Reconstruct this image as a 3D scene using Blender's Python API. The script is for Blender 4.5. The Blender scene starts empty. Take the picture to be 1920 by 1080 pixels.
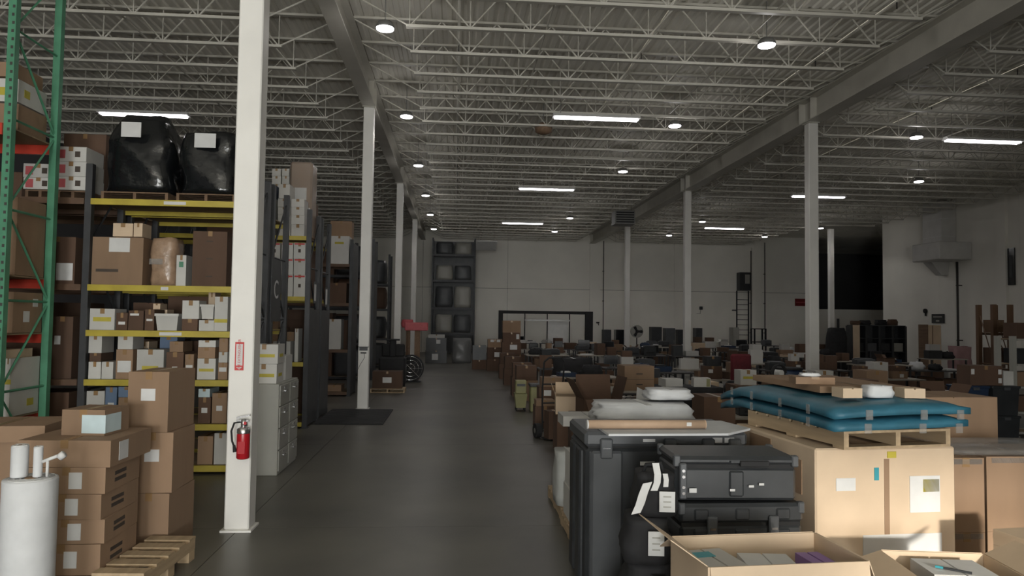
import bpy, math, random
from mathutils import Vector, Matrix
random.seed(7)
D = bpy.data
SC = bpy.context.scene
COL = SC.collection

# ------------------------------------------------------------------ camera
H_EYE = 2.2
F_PX, YAW, PITCH, ROLL = 1350.0, 0.0776, 0.0438, 0.0132
_f = Vector((math.sin(YAW)*math.cos(PITCH), math.cos(YAW)*math.cos(PITCH), math.sin(PITCH)))
_r = Vector((math.cos(YAW), -math.sin(YAW), 0))
_u = _r.cross(_f)
RT = _r*math.cos(ROLL) + _u*math.sin(ROLL)
UP = _u*math.cos(ROLL) - _r*math.sin(ROLL)
EYE = Vector((0, 0, H_EYE))
cam = D.cameras.new('camera')
cam.sensor_width = 36.0
cam.lens = 36.0*F_PX/1920.0
cam.clip_start = 0.05
cam.clip_end = 300
camo = D.objects.new('camera', cam)
COL.objects.link(camo)
camo.matrix_world = Matrix(((RT.x, UP.x, -_f.x, 0), (RT.y, UP.y, -_f.y, 0), (RT.z, UP.z, -_f.z, H_EYE), (0, 0, 0, 1)))
SC.camera = camo

# ------------------------------------------------------------------ world, daylight, exposure
SC.view_settings.view_transform = 'Standard'
SC.view_settings.look = 'None'
SC.view_settings.exposure = 0.0
SC.view_settings.gamma = 1.0
SC.view_settings.use_curve_mapping = False
W = D.worlds.new('world')
SC.world = W
W.use_nodes = True
W.node_tree.nodes['Background'].inputs[0].default_value = (0.62, 0.74, 0.92, 1)
W.node_tree.nodes['Background'].inputs[1].default_value = 1.0
SC.cycles.use_denoising = True
SC.cycles.max_bounces = 6
SC.cycles.diffuse_bounces = 4
SC.cycles.glossy_bounces = 3
SC.cycles.sample_clamp_indirect = 4.0

DOOR_Y = -14.0                      # the loading-door wall behind the camera
def daylight(x0, x1, z0, z1, power, tilt=0, col=(0.93, 0.97, 1.0)):
    l = D.lights.new('door_daylight', 'AREA')
    l.shape = 'RECTANGLE'
    l.size, l.size_y = x1-x0, z1-z0
    l.energy = power
    l.color = col
    o = D.objects.new('door_daylight', l)
    COL.objects.link(o)
    o.location = ((x0+x1)/2, DOOR_Y+0.05, (z0+z1)/2)
    o.rotation_euler = (math.radians(90+tilt), 0, 0)
daylight(-5.0, -0.6, 0.1, 4.3, 800)
daylight(2.45, 6.05, 0.1, 4.3, 640)
daylight(-5.0, -0.6, 0.1, 4.3, 960, 40, (1.0, 0.965, 0.89))      # upward lamps added to lift the deck, standing for yard bounce
daylight(2.45, 6.05, 0.1, 4.3, 680, 40, (1.0, 0.965, 0.89))
LAMP_POWER = 66
GLOW_POWER = 11
sun = D.lights.new('sun', 'SUN'); sun.energy = 7.5; sun.angle = math.radians(4.0); sun.color = (1.0, .93, .82)
suno = D.objects.new('sun', sun); COL.objects.link(suno)
suno.rotation_euler = (math.radians(90-10.3), 0, math.radians(0))       # low sun through the right loading door
STRIP_POWER = 11

# ------------------------------------------------------------------ pixel -> place (numbers read off the photograph, at a known depth or height)
def ray(u, v): return _f + RT*((u-960)/F_PX) - UP*((v-540)/F_PX)
def PY(u, v, y): d = ray(u, v); return EYE + d*(y/d.y)
def PX(u, v, x): d = ray(u, v); return EYE + d*(x/d.x)
def PZ(u, v, z=0.0): d = ray(u, v); return EYE + d*((z-H_EYE)/d.z)

# ------------------------------------------------------------------ materials
MATS = {}
def mat(name, col, rough=0.6, metal=0.0, var=0.12, scale=4.0, bump=0.0, rnd=0.0, emit=0.0, spec=0.5, col2=None, alpha=1.0, stretch=None):
    m = D.materials.new(name)
    m.use_nodes = True
    nt = m.node_tree
    b = nt.nodes['Principled BSDF']
    b.inputs['Roughness'].default_value = rough
    b.inputs['Metallic'].default_value = metal
    b.inputs['Specular IOR Level'].default_value = spec
    if alpha < 1: b.inputs['Alpha'].default_value = alpha
    if emit:
        b.inputs['Base Color'].default_value = (*col, 1)
        b.inputs['Emission Color'].default_value = (*col, 1)
        b.inputs['Emission Strength'].default_value = emit
    elif var or rnd:
        tc = nt.nodes.new('ShaderNodeTexCoord')
        src = tc.outputs['Object']
        if stretch:
            mp = nt.nodes.new('ShaderNodeMapping')
            mp.inputs['Scale'].default_value = stretch
            nt.links.new(src, mp.inputs[0]); src = mp.outputs[0]
        n = nt.nodes.new('ShaderNodeTexNoise')
        n.inputs['Scale'].default_value = scale
        n.inputs['Detail'].default_value = 6
        nt.links.new(src, n.inputs['Vector'])
        r = nt.nodes.new('ShaderNodeValToRGB')
        c2 = col2 or tuple(c*(1-2*var) for c in col)
        r.color_ramp.elements[0].position = 0.32
        r.color_ramp.elements[1].position = 0.68
        r.color_ramp.elements[0].color = (*c2, 1)
        r.color_ramp.elements[1].color = (*col, 1)
        nt.links.new(n.outputs['Fac'], r.inputs[0])
        out = r.outputs[0]
        if rnd:
            oi = nt.nodes.new('ShaderNodeObjectInfo')
            mr = nt.nodes.new('ShaderNodeMapRange')
            mr.inputs['To Min'].default_value = 1-rnd
            mr.inputs['To Max'].default_value = 1+rnd*0.6
            nt.links.new(oi.outputs['Random'], mr.inputs['Value'])
            hs = nt.nodes.new('ShaderNodeHueSaturation')
            nt.links.new(mr.outputs[0], hs.inputs['Value'])
            nt.links.new(out, hs.inputs['Color'])
            out = hs.outputs[0]
        nt.links.new(out, b.inputs['Base Color'])
        if bump:
            bp = nt.nodes.new('ShaderNodeBump')
            bp.inputs['Strength'].default_value = bump
            bp.inputs['Distance'].default_value = 0.02
            nt.links.new(n.outputs['Fac'], bp.inputs['Height'])
            nt.links.new(bp.outputs[0], b.inputs['Normal'])
    else:
        b.inputs['Base Color'].default_value = (*col, 1)
    MATS[name] = m
    return m

mat("concrete", (0.140, 0.132, 0.110), 0.38, var=0.2, scale=0.55, bump=0.02, col2=(0.080, 0.075, 0.065), spec=0.5)
mat('yard', (0.35, 0.34, 0.31), 0.9, var=0.1, scale=0.3)
mat('joint', (0.035, 0.034, 0.031), 0.9, var=0)
mat("deck", (0.88, 0.85, 0.765), 0.65, var=0.08, scale=0.6)
mat('steel_paint', (0.57, 0.548, 0.485), 0.5, var=0.06, scale=2)
mat('column_paint', (0.78, 0.765, 0.725), 0.5, var=0.05, scale=1.5)
mat('wall_paint', (0.91, 0.885, 0.81), 0.75, var=0.07, scale=0.35)
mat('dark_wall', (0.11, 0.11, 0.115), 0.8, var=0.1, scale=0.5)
mat('lens', (1.0, 0.97, 1.0), emit=14.0, var=0)
mat('tube_glow', (1.0, 0.96, 1.0), emit=9.0, var=0)
mat('housing', (0.20, 0.20, 0.19), 0.5, 0.3, var=0.05)
mat('white_metal', (0.70, 0.70, 0.68), 0.4, var=0.05)
mat('duct', (0.62, 0.61, 0.58), 0.5, var=0.06, scale=2)
mat('pipe', (0.06, 0.055, 0.05), 0.6, 0.2, var=0.1)
mat('card', (0.30, 0.195, 0.122), 0.85, var=0.07, scale=5, rnd=0.16, stretch=(1, 1, 0.25))
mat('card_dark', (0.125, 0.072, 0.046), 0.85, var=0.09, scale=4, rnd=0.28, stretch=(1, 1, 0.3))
mat('card_pale', (0.66, 0.51, 0.36), 0.85, var=0.06, scale=3, rnd=0.08)
mat('card_inside', (0.27, 0.17, 0.10), 0.9, var=0.06, scale=4)
mat('tape', (0.30, 0.185, 0.09), 0.25, var=0.05, scale=9)
mat('white_card', (0.56, 0.55, 0.52), 0.7, var=0.05, scale=3, rnd=0.12)
mat('paper', (0.64, 0.64, 0.63), 0.7, var=0.04, scale=8)
mat('paper_blue', (0.55, 0.67, 0.70), 0.6, var=0.08, scale=5)
mat('print', (0.06, 0.045, 0.035), 0.8, var=0)
mat('red_print', (0.55, 0.05, 0.05), 0.6, var=0.05)
mat('yellow_label', (0.50, 0.42, 0.05), 0.6, var=0.08, scale=8)
mat('yellow_paint', (0.50, 0.40, 0.045), 0.45, var=0.12, scale=3, col2=(0.36, 0.28, 0.03))
mat('orange_paint', (0.52, 0.045, 0.022), 0.45, var=0.1, scale=3)
mat('brown_paint', (0.13, 0.072, 0.04), 0.6, var=0.12, scale=3)
mat('green_paint', (0.085, 0.28, 0.165), 0.45, var=0.14, scale=4)
mat('rack_steel', (0.060, 0.062, 0.066), 0.5, 0.3, var=0.15, scale=4)
mat('grey_paint', (0.34, 0.335, 0.30), 0.45, var=0.05, scale=2)
mat('wood', (0.50, 0.37, 0.23), 0.75, var=0.14, scale=2.5, stretch=(6, 0.6, 6), rnd=0.12)
mat('wood_dark', (0.20, 0.125, 0.075), 0.8, var=0.15, scale=2.5, stretch=(6, 0.6, 6), rnd=0.12)
mat('ply', (0.30, 0.215, 0.13), 0.8, var=0.12, scale=2)
mat('black_wrap', (0.008, 0.009, 0.010), 0.16, var=0.1, scale=6, bump=0.6, spec=0.6)
mat('clear_wrap', (0.46, 0.45, 0.43), 0.2, var=0.15, scale=5, bump=0.5, alpha=0.28)
mat('bubble_wrap', (0.40, 0.27, 0.18), 0.25, var=0.16, scale=9, bump=0.6)
mat('black_plastic', (0.034, 0.037, 0.040), 0.42, var=0.15, scale=5, bump=0.05)
mat('case_grey', (0.085, 0.090, 0.096), 0.45, var=0.12, scale=3)
mat('black_cloth', (0.020, 0.020, 0.022), 0.85, var=0.2, scale=8, bump=0.2)
mat('rubber', (0.016, 0.016, 0.017), 0.75, var=0.15, scale=8, bump=0.2)
mat('chrome', (0.65, 0.65, 0.66), 0.22, 0.95, var=0)
mat('ext_red', (0.42, 0.012, 0.02), 0.3, var=0.06)
mat('red_cloth', (0.14, 0.012, 0.02), 0.8, var=0.2, scale=5)
mat('pink_plastic', (0.50, 0.10, 0.11), 0.6, var=0.1, scale=5)
mat('blue_cloth', (0.035, 0.16, 0.235), 0.5, var=0.18, scale=5, bump=0.4)
mat('blue_plastic', (0.022, 0.042, 0.09), 0.45, var=0.15, scale=4)
mat('blue_box', (0.14, 0.21, 0.33), 0.6, var=0.1, scale=3)
mat('foam', (0.64, 0.65, 0.66), 0.7, var=0.06, scale=6, bump=0.15)
mat('grey_foam', (0.48, 0.49, 0.47), 0.6, var=0.08, scale=6, bump=0.15)
mat('kraft_tube', (0.50, 0.35, 0.24), 0.6, var=0.06, scale=6)
mat('screen', (0.010, 0.011, 0.014), 0.15, var=0)
mat('table_top', (0.36, 0.33, 0.28), 0.5, var=0.08, scale=3)
mat('table_dark', (0.06, 0.056, 0.055), 0.5, var=0.1, scale=3)
mat('pale_pink', (0.34, 0.20, 0.20), 0.6, var=0.1, scale=5)
mat('teal', (0.04, 0.30, 0.36), 0.5, var=0.08)
mat('purple', (0.30, 0.18, 0.42), 0.6, var=0.08)
mat('lime', (0.31, 0.30, 0.14), 0.55, var=0.08)
mat('wall_sign_red', (0.20, 0.015, 0.015), 0.5, var=0.05)

# ------------------------------------------------------------------ builders
class MB:
    def __init__(s): s.v = []; s.f = []
    def add(s, vs, fs, m=None):
        k = len(s.v)
        s.v += [tuple(m @ Vector(p)) if m else tuple(p) for p in vs]
        s.f += [tuple(i+k for i in f) for f in fs]
        return s
    def box(s, x0, x1, y0, y1, z0, z1, m=None):
        return s.add([(x0,y0,z0),(x1,y0,z0),(x1,y1,z0),(x0,y1,z0),(x0,y0,z1),(x1,y0,z1),(x1,y1,z1),(x0,y1,z1)],
                     [(0,3,2,1),(4,5,6,7),(0,1,5,4),(1,2,6,5),(2,3,7,6),(3,0,4,7)], m)
    def bevbox(s, x0, x1, y0, y1, z0, z1, b, m=None):
        # box with chamfered vertical and horizontal edges (one closed island)
        X, Y, Z = (x0, x1), (y0, y1), (z0, z1)
        vs = []; idx = {}
        for i in (0, 1):
            for j in (0, 1):
                for k in (0, 1):
                    sx, sy, sz = (1-2*i)*b, (1-2*j)*b, (1-2*k)*b
                    for a, p in enumerate(((X[i], Y[j]+sy, Z[k]+sz), (X[i]+sx, Y[j], Z[k]+sz), (X[i]+sx, Y[j]+sy, Z[k]))):
                        idx[i, j, k, a] = len(vs); vs.append(p)
        fs = []
        for i in (0, 1):
            q = [idx[i,0,0,0], idx[i,1,0,0], idx[i,1,1,0], idx[i,0,1,0]]; fs.append(q if i else q[::-1])
            q = [idx[0,i,0,1], idx[1,i,0,1], idx[1,i,1,1], idx[0,i,1,1]]; fs.append(q[::-1] if i else q)
            q = [idx[0,0,i,2], idx[1,0,i,2], idx[1,1,i,2], idx[0,1,i,2]]; fs.append(q if i else q[::-1])
        for j in (0, 1):
            for k in (0, 1):
                q = [idx[0,j,k,1], idx[1,j,k,1], idx[1,j,k,2], idx[0,j,k,2]]; fs.append(q if (j+k) % 2 == 1 else q[::-1])
                q = [idx[j,0,k,0], idx[j,1,k,0], idx[j,1,k,2], idx[j,0,k,2]]; fs.append(q if (j+k) % 2 == 0 else q[::-1])
                q = [idx[j,k,0,0], idx[j,k,1,0], idx[j,k,1,1], idx[j,k,0,1]]; fs.append(q)
        for i in (0, 1):
            for j in (0, 1):
                for k in (0, 1):
                    fs.append((idx[i,j,k,0], idx[i,j,k,1], idx[i,j,k,2]))
        return s.add(vs, fs, m)
    def tube(s, p0, p1, r, n=8, r2=None, caps=True):
        p0, p1 = Vector(p0), Vector(p1)
        r2 = r if r2 is None else r2
        d = (p1-p0).normalized()
        a = d.orthogonal().normalized(); b = d.cross(a)
        vs = []
        for p, rr in ((p0, r), (p1, r2)):
            for i in range(n):
                t = 2*math.pi*(i+.5)/n
                vs.append(p + a*(math.cos(t)*rr) + b*(math.sin(t)*rr))
        fs = [(i, (i+1) % n, n+(i+1) % n, n+i) for i in range(n)]
        if caps: fs += [tuple(range(n))[::-1], tuple(range(n, 2*n))]
        return s.add(vs, fs)
    def path(s, pts, r, n=6):
        # one continuous bent rod
        P = [Vector(p) for p in pts]; vs = []; fs = []
        for i, p in enumerate(P):
            d = (P[min(i+1, len(P)-1)]-P[max(i-1, 0)]).normalized()
            a = d.cross(Vector((0.3, 1, 0.2))).normalized() if abs(d.y) < .9 else d.cross(Vector((1, 0, .2))).normalized()
            b = d.cross(a)
            for k in range(n):
                t = 2*math.pi*(k+.5)/n
                vs.append(p + a*(math.cos(t)*r) + b*(math.sin(t)*r))
        for i in range(len(P)-1):
            for k in range(n):
                fs.append((i*n+k, i*n+(k+1) % n, (i+1)*n+(k+1) % n, (i+1)*n+k))
        fs += [tuple(range(n))[::-1], tuple(range((len(P)-1)*n, len(P)*n))]
        return s.add(vs, fs)
    def prism(s, prof, y0, y1, m=None):
        # profile in x,z extruded along y (counter-clockwise seen from -y)
        n = len(prof)
        vs = [(x, y0, z) for x, z in prof] + [(x, y1, z) for x, z in prof]
        fs = [tuple(range(n)), tuple(range(n, 2*n))[::-1]] + [(i, n+i, n+(i+1) % n, (i+1) % n) for i in range(n)]
        return s.add(vs, fs, m)
    def lathe(s, prof, n=16, m=None):
        vs = []; fs = []
        for r, z in prof:
            for i in range(n):
                t = 2*math.pi*i/n
                vs.append((r*math.cos(t), r*math.sin(t), z))
        for j in range(len(prof)-1):
            for i in range(n):
                fs.append((j*n+i, j*n+(i+1) % n, (j+1)*n+(i+1) % n, (j+1)*n+i))
        fs += [tuple(range(n))[::-1], tuple(range((len(prof)-1)*n, len(prof)*n))]
        return s.add(vs, fs, m)
    def mesh(s, name, m, smooth=False):
        me = D.meshes.new(name)
        me.from_pydata(s.v, [], s.f)
        me.materials.append(MATS[m] if isinstance(m, str) else m)
        if smooth: me.shade_smooth()
        me.update()
        return me
    def build(s, name, m, parent=None, smooth=False):
        return put(name, s.mesh(name, m, smooth), parent)

def put(name, me, parent=None, loc=None, rz=0):
    o = D.objects.new(name, me)
    COL.objects.link(o)
    if parent: o.parent = parent
    if loc: o.location = loc
    if rz: o.rotation_euler[2] = rz
    return o

LABELS = {}
def tag(o, label, cat, group=None, kind=None):
    if label: o['label'] = label
    if cat: o['category'] = cat
    if group: o['group'] = group
    if kind: o['kind'] = kind
    if label: LABELS.setdefault(label, []).append(o.name)
    return o
def thing(name, label, cat, loc=(0, 0, 0), rz=0, group=None):
    o = D.objects.new(name, None)
    o.empty_display_size = 0.1
    COL.objects.link(o)
    o.location = loc
    o.rotation_euler[2] = math.radians(rz)
    return tag(o, label, cat, group)
def struct(o):
    o['kind'] = 'structure'
    return o
def copy_tree(o, parent=None):
    c = o.copy(); COL.objects.link(c); c.parent = parent
    for ch in o.children: copy_tree(ch, c)
    return c

def lump(w, d, h, seed=0, n=20, rings=9, wob=0.04, sq=4.0, prof=None):
    """a wrapped or stuffed bundle: rounded-square rings with dents"""
    rr = random.Random(seed); vs = []; fs = []
    ph = [(rr.uniform(0, 6.28), rr.uniform(0, 6.28), rr.choice((2, 3, 4, 5))) for _ in range(4)]
    for j in range(rings):
        t = j/(rings-1)
        k = prof(t) if prof else (1.0 - 0.10*max(0, t-.8)/.2 - 0.05*max(0, .15-t)/.15)
        for i in range(n):
            a = 2*math.pi*i/n + math.pi/n
            c, s_ = math.cos(a), math.sin(a)
            q = (abs(c)**sq + abs(s_)**sq)**(-1/sq)
            e = 1 + wob*sum(math.sin(m*a+p+2.5*t*m+p2) for p, p2, m in ph)/2
            vs.append((c*q*w/2*k*e, s_*q*d/2*k*e, h*t + (wob*h*.25*math.sin(3*a+seed) if 0 < j else 0)*(t)))
    for j in range(rings-1):
        for i in range(n):
            fs.append((j*n+i, j*n+(i+1) % n, (j+1)*n+(i+1) % n, (j+1)*n+i))
    fs += [tuple(range(n))[::-1], tuple(range((rings-1)*n, rings*n))]
    b = MB(); b.add(vs, fs)
    return b

def text_mesh(txt, size, m, name='lettering'):
    cu = D.curves.new(name, 'FONT')
    cu.body = txt; cu.size = size; cu.align_x = 'CENTER'; cu.align_y = 'CENTER'
    cu.extrude = 0.001
    o = D.objects.new(name, cu); COL.objects.link(o)
    dg = bpy.context.evaluated_depsgraph_get()
    me = D.meshes.new_from_object(o.evaluated_get(dg))
    D.objects.remove(o); D.curves.remove(cu)
    me.materials.clear(); me.materials.append(MATS[m]); me.name = name
    return me

def sticker(b, face, size, u, v, w, h, t=0.003):
    """thin plate on a face of a box with base centre at the origin; u, v are fractions of the face"""
    W_, D_, H_ = size
    if face == 'f':
        x = (u-.5)*W_; z = v*H_
        b.box(x-w/2, x+w/2, -D_/2-t, -D_/2, z-h/2, z+h/2)
    elif face == 'r':
        y = (u-.5)*D_; z = v*H_
        b.box(W_/2, W_/2+t, y-w/2, y+w/2, z-h/2, z+h/2)
    elif face == 'l':
        y = (u-.5)*D_; z = v*H_
        b.box(-W_/2-t, -W_/2, y-w/2, y+w/2, z-h/2, z+h/2)
    else:
        x = (u-.5)*W_; y = (v-.5)*D_
        b.box(x-w/2, x+w/2, y-h/2, y+h/2, H_, H_+t)
    return b

def carton_mesh(size, m):
    w, d, h = size
    g = 0.006; e = 0.008
    b = MB()
    b.prism([(-w/2, 0), (w/2, 0), (w/2, h), (g, h), (g, h-e), (-g, h-e), (-g, h), (-w/2, h)], -d/2, d/2)
    return b.mesh('body', m)

def carton(label, loc, size, rz=0, m='card', tape=True, marks=(), name='carton', cat='carton', group=None, simple=False):
    """closed box: body with a seam between its top flaps, tape, labels.  marks: (part name, face, u, v, w, h, material)"""
    if simple:
        o = put(name, carton_mesh(size, m), None, loc)
        o.rotation_euler[2] = math.radians(rz)
        return tag(o, label, cat, group)
    t = thing(name, label, cat, loc, rz, group)
    put('body', carton_mesh(size, m), t)
    w, d, h = size
    if tape:
        b = MB(); tw = min(.03, w*.12); dr = min(.07, h*.3); tt = .002
        b.prism([(-tw, h), (tw, h), (tw, h+tt), (-tw, h+tt)], -d/2-tt, d/2+tt)
        b.build('tape', 'tape', t)
        MB().box(-tw, tw, -d/2-tt, -d/2, h-dr, h).build('tape', 'tape', t)
    for nm, face, u, v, a, c, mm in marks:
        sticker(MB(), face, size, u, v, a, c).build(nm, mm, t)
    return t

def open_carton(label, loc, size, rz=0, m='card', flaps=(35, 35, 35, 35), name='open_carton', cat='carton', group=None, flap_len=None):
    t = thing(name, label, cat, loc, rz, group)
    w, d, h = size; th = .008
    MB().box(-w/2, w/2, -d/2, d/2, 0, th).build('bottom', 'card_inside', t)
    MB().box(-w/2, w/2, -d/2, -d/2+th, th, h).build('wall_panel', m, t)
    MB().box(-w/2, w/2, d/2-th, d/2, th, h).build('wall_panel', m, t)
    MB().box(-w/2, -w/2+th, -d/2+th, d/2-th, th, h).build('wall_panel', m, t)
    MB().box(w/2-th, w/2, -d/2+th, d/2-th, th, h).build('wall_panel', m, t)
    fl = flap_len or min(w, d)*.45
    for i, a in enumerate(flaps):
        if a is None: continue
        ang = math.radians(a)      # 0 = lying outwards flat, 90 = upright, negative = hanging down outside
        if i in (0, 1):
            sy = -1 if i == 0 else 1
            q = MB().box(-w/2+.01, w/2-.01, 0, fl, 0, .005).build('flap', m, t)
            q.location = (0, sy*d/2, h)
            q.rotation_euler = (ang, 0, 0) if sy > 0 else (ang, 0, math.pi)
        else:
            sx = -1 if i == 2 else 1
            q = MB().box(-d/2+.01, d/2-.01, 0, fl, 0, .005).build('flap', m, t)
            q.location = (sx*w/2, 0, h)
            q.rotation_euler = (ang, 0, -math.pi/2 if sx > 0 else math.pi/2)
    return t

def pallet(label, loc, w, d, h=.14, rz=0, m='wood', boards=7, group=None, name='pallet'):
    """boards run along x, stringers along y"""
    t = thing(name, label, 'pallet', loc, rz, group)
    th = .018; bw = d/boards*.78
    me = MB().box(-w/2, w/2, -bw/2, bw/2, 0, th).mesh('deck_board', m)
    st = MB().box(-.02, .02, -d/2, d/2, 0, h-2*th).mesh('stringer', m)
    for i in range(boards):
        put('deck_board', me, t, (0, -d/2+bw/2+(d-bw)*i/(boards-1), h-th))
    for x in (-w/2+.02, 0, w/2-.02): put('stringer', st, t, (x, 0, th))
    for i in (0, .5, 1): put('bottom_board', me, t, (0, -d/2+bw/2+(d-bw)*i, 0))
    return t

def sack(label, x, y, z, w, d, h, seed, m='foam', rz=0, name='wrapped_pack', cat='pack', group=None, wob=.05):
    t = thing(name, label, cat, (x, y, z), rz, group)
    lump(w, d, h, seed, 22, 7, wob, 5, lambda q: .90+.10*math.sin(math.pi*min(1, q*1.2+.05))).build('pack_body', m, t, True)
    MB().box(-w*.02, w*.04, -d*.46, d*.46, h*1.0, h*1.0+.004).build('tape', 'paper', t)
    return t
# ------------------------------------------------------------------ the building
XL, XR, XRR, XW = -2.196, 9.066, 20.33, 23.0
S, YA, HB = 9.962, 7.763, 7.36
YB = [YA+S*i for i in range(5)]
Y_BACK, Y_REAR, X_LEFT = 47.6, DOOR_Y, -13.46
Z_DECK = 8.06
BAY = XR-XL
ORD = ['first', 'second', 'third', 'fourth', 'fifth', 'sixth', 'seventh', 'eighth', 'ninth', 'tenth', 'eleventh', 'twelfth', 'thirteenth', 'fourteenth',
       'fifteenth', 'sixteenth', 'seventeenth', 'eighteenth', 'nineteenth', 'twentieth']
ORD += ['twenty-'+o for o in ORD[:9]] + ['thirtieth'] + ['thirty-'+o for o in ORD[:9]]

# floor: base slab with separate panels between saw-cut joints
fl = struct(MB().box(X_LEFT, 36, Y_REAR, 58, -.30, -.025).build('floor', 'joint'))
xs = [X_LEFT, XL-BAY/2, XL, XL+BAY/2, XR, XR+BAY/2, XRR, 28, 36]
ys = [Y_REAR, YA-S/2, YA] + [YA+S/2*k for k in range(1, 9)] + [52, 58]
for i in range(len(xs)-1):
    for j in range(len(ys)-1):
        g = .003
        MB().box(xs[i]+g, xs[i+1]-g, ys[j]+g, ys[j+1]-g, -.025, 0).build('slab', 'concrete', fl)

# ceiling: corrugated steel deck, ribs along y
b = MB(); prof = []
x = X_LEFT; p = .20
while x < 36:
    prof += [(x, Z_DECK), (x+.09, Z_DECK), (x+.115, Z_DECK+.03), (x+.175, Z_DECK+.03)]
    x += p
n = len(prof)
b.add([(a, Y_REAR, z) for a, z in prof]+[(a, 58, z) for a, z in prof], [(i+1, i, n+i, n+i+1) for i in range(n-1)])
struct(b.build('ceiling', 'deck'))
struct(MB().box(X_LEFT, 36, Y_REAR, 58, Z_DECK+.06, Z_DECK+.2).build('trim_1', 'deck'))

# far wall: two courses of concrete panels with open joints, pilasters on it
wb = struct(MB().box(X_LEFT-.3, 24.6, Y_BACK+.06, Y_BACK+.3, 0, Z_DECK+.1).build('wall_back', 'joint'))
px = [X_LEFT-.3, -7.8, -2.2, 3.4, 9.06, 14.7, 20.3, 24.6]
for i in range(len(px)-1):
    for z0, z1 in ((0, 4.25), (4.27, Z_DECK+.1)):
        MB().box(px[i]+.008, px[i+1]-.008, Y_BACK, Y_BACK+.06, z0, z1).build('panel', 'wall_paint', wb)
for u in (1115, 1418):
    q = PY(u, 560, Y_BACK)
    MB().box(q.x-.35, q.x+.35, Y_BACK-.12, Y_BACK, 0, 7.3).build('pilaster', 'wall_paint', wb)
# low wall and dark hall beyond the far right corner
struct(MB().box(24.6, 35.8, Y_BACK, Y_BACK+.25, 0, 3.2).build('wall_low', 'wall_paint'))
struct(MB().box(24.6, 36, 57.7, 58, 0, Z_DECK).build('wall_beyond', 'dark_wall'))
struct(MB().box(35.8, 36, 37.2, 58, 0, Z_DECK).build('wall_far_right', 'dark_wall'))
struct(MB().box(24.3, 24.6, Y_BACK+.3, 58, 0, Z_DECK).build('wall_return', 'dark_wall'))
# right wall
wr = struct(MB().box(XW+.06, XW+.3, Y_REAR, 37.2, 0, Z_DECK+.1).build('wall_right', 'joint'))
py = [Y_REAR, 2.8, YA, 12.74, 17.72, 22.7, 27.69, 32.7, 37.2]
for i in range(len(py)-1):
    MB().box(XW, XW+.06, py[i]+.004, py[i+1]-.004, 0, Z_DECK+.1).build('panel', 'wall_paint', wr)
MB().box(XW-.14, XW, 28.3, 28.9, 0, Z_DECK).build('pilaster', 'wall_paint', wr)
struct(MB().box(XW+.3, 35.8, 36.9, 37.2, 0, Z_DECK).build('wall_end', 'wall_paint'))
struct(MB().box(X_LEFT-.3, X_LEFT, Y_REAR, Y_BACK, 0, Z_DECK+.1).build('wall_left', 'dark_wall'))  # left bay's shade is put into this wall's dark colour
# wall behind the camera with two open loading doors
wq = struct(MB().box(X_LEFT, -5.0, Y_REAR-.3, Y_REAR, 0, Z_DECK).build('wall_rear', 'wall_paint'))
MB().box(-.6, 2.45, Y_REAR-.3, Y_REAR, 0, Z_DECK).build('panel', 'wall_paint', wq)
MB().box(6.05, XW, Y_REAR-.3, Y_REAR, 0, Z_DECK).build('panel', 'wall_paint', wq)
MB().box(-5.0, -.6, Y_REAR-.3, Y_REAR, 4.3, Z_DECK).build('panel', 'wall_paint', wq)
MB().box(2.45, 6.05, Y_REAR-.3, Y_REAR, 4.3, Z_DECK).build('panel', 'wall_paint', wq)

# unseen block added behind the camera, keeps door light off the right side
struct(MB().box(4.75, 13.0, Y_REAR+2, -1.0, 0, Z_DECK-.75).build('wall_office', 'wall_paint'))

# unseen block added across the yard, keeps sun out of the left door
struct(MB().box(-16, 2.2, -46, -40, -.3, 11).build('wall_neighbour', 'wall_paint'))
struct(MB().box(-30, 40, -60, Y_REAR-.3, -.4, -.05).build('floor_yard', 'yard'))

# columns
cw = .125
shaft = MB().bevbox(-cw, cw, -cw, cw, .02, HB-.02, .012).mesh('shaft', 'column_paint')
basep = MB().box(-cw-.03, cw+.03, -cw-.03, cw+.03, 0, .02).mesh('base_plate', 'column_paint')
capp = MB().box(-cw-.03, cw+.03, -cw-.03, cw+.03, HB-.02, HB).mesh('cap_plate', 'steel_paint')
COLS = {}
def column(x, y, label):
    t = thing('column', label, 'column', (x, y, 0), group='white steel columns')
    put('shaft', shaft, t); put('base_plate', basep, t); put('cap_plate', capp, t)
    return t
COLS['A'] = column(XL, YB[0], 'bright white steel column with red fire extinguisher, nearest of all')
column(XL, YB[1], 'white steel column standing beside dark floor mat, with small black notice')
column(XL, YB[2], 'third white column along the left side of the aisle')
column(XL, YB[3], 'farthest white column on the left side of the aisle')
column(XR, YB[1], 'nearest white column rising from the cluttered tables on the right')
column(XR, YB[2], 'second white column rising from the cluttered tables on the right')
column(XR, YB[3], 'third and farthest white column among the cluttered tables')
column(XRR, YB[3], 'white column by the low wall in the far right corner')

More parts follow.
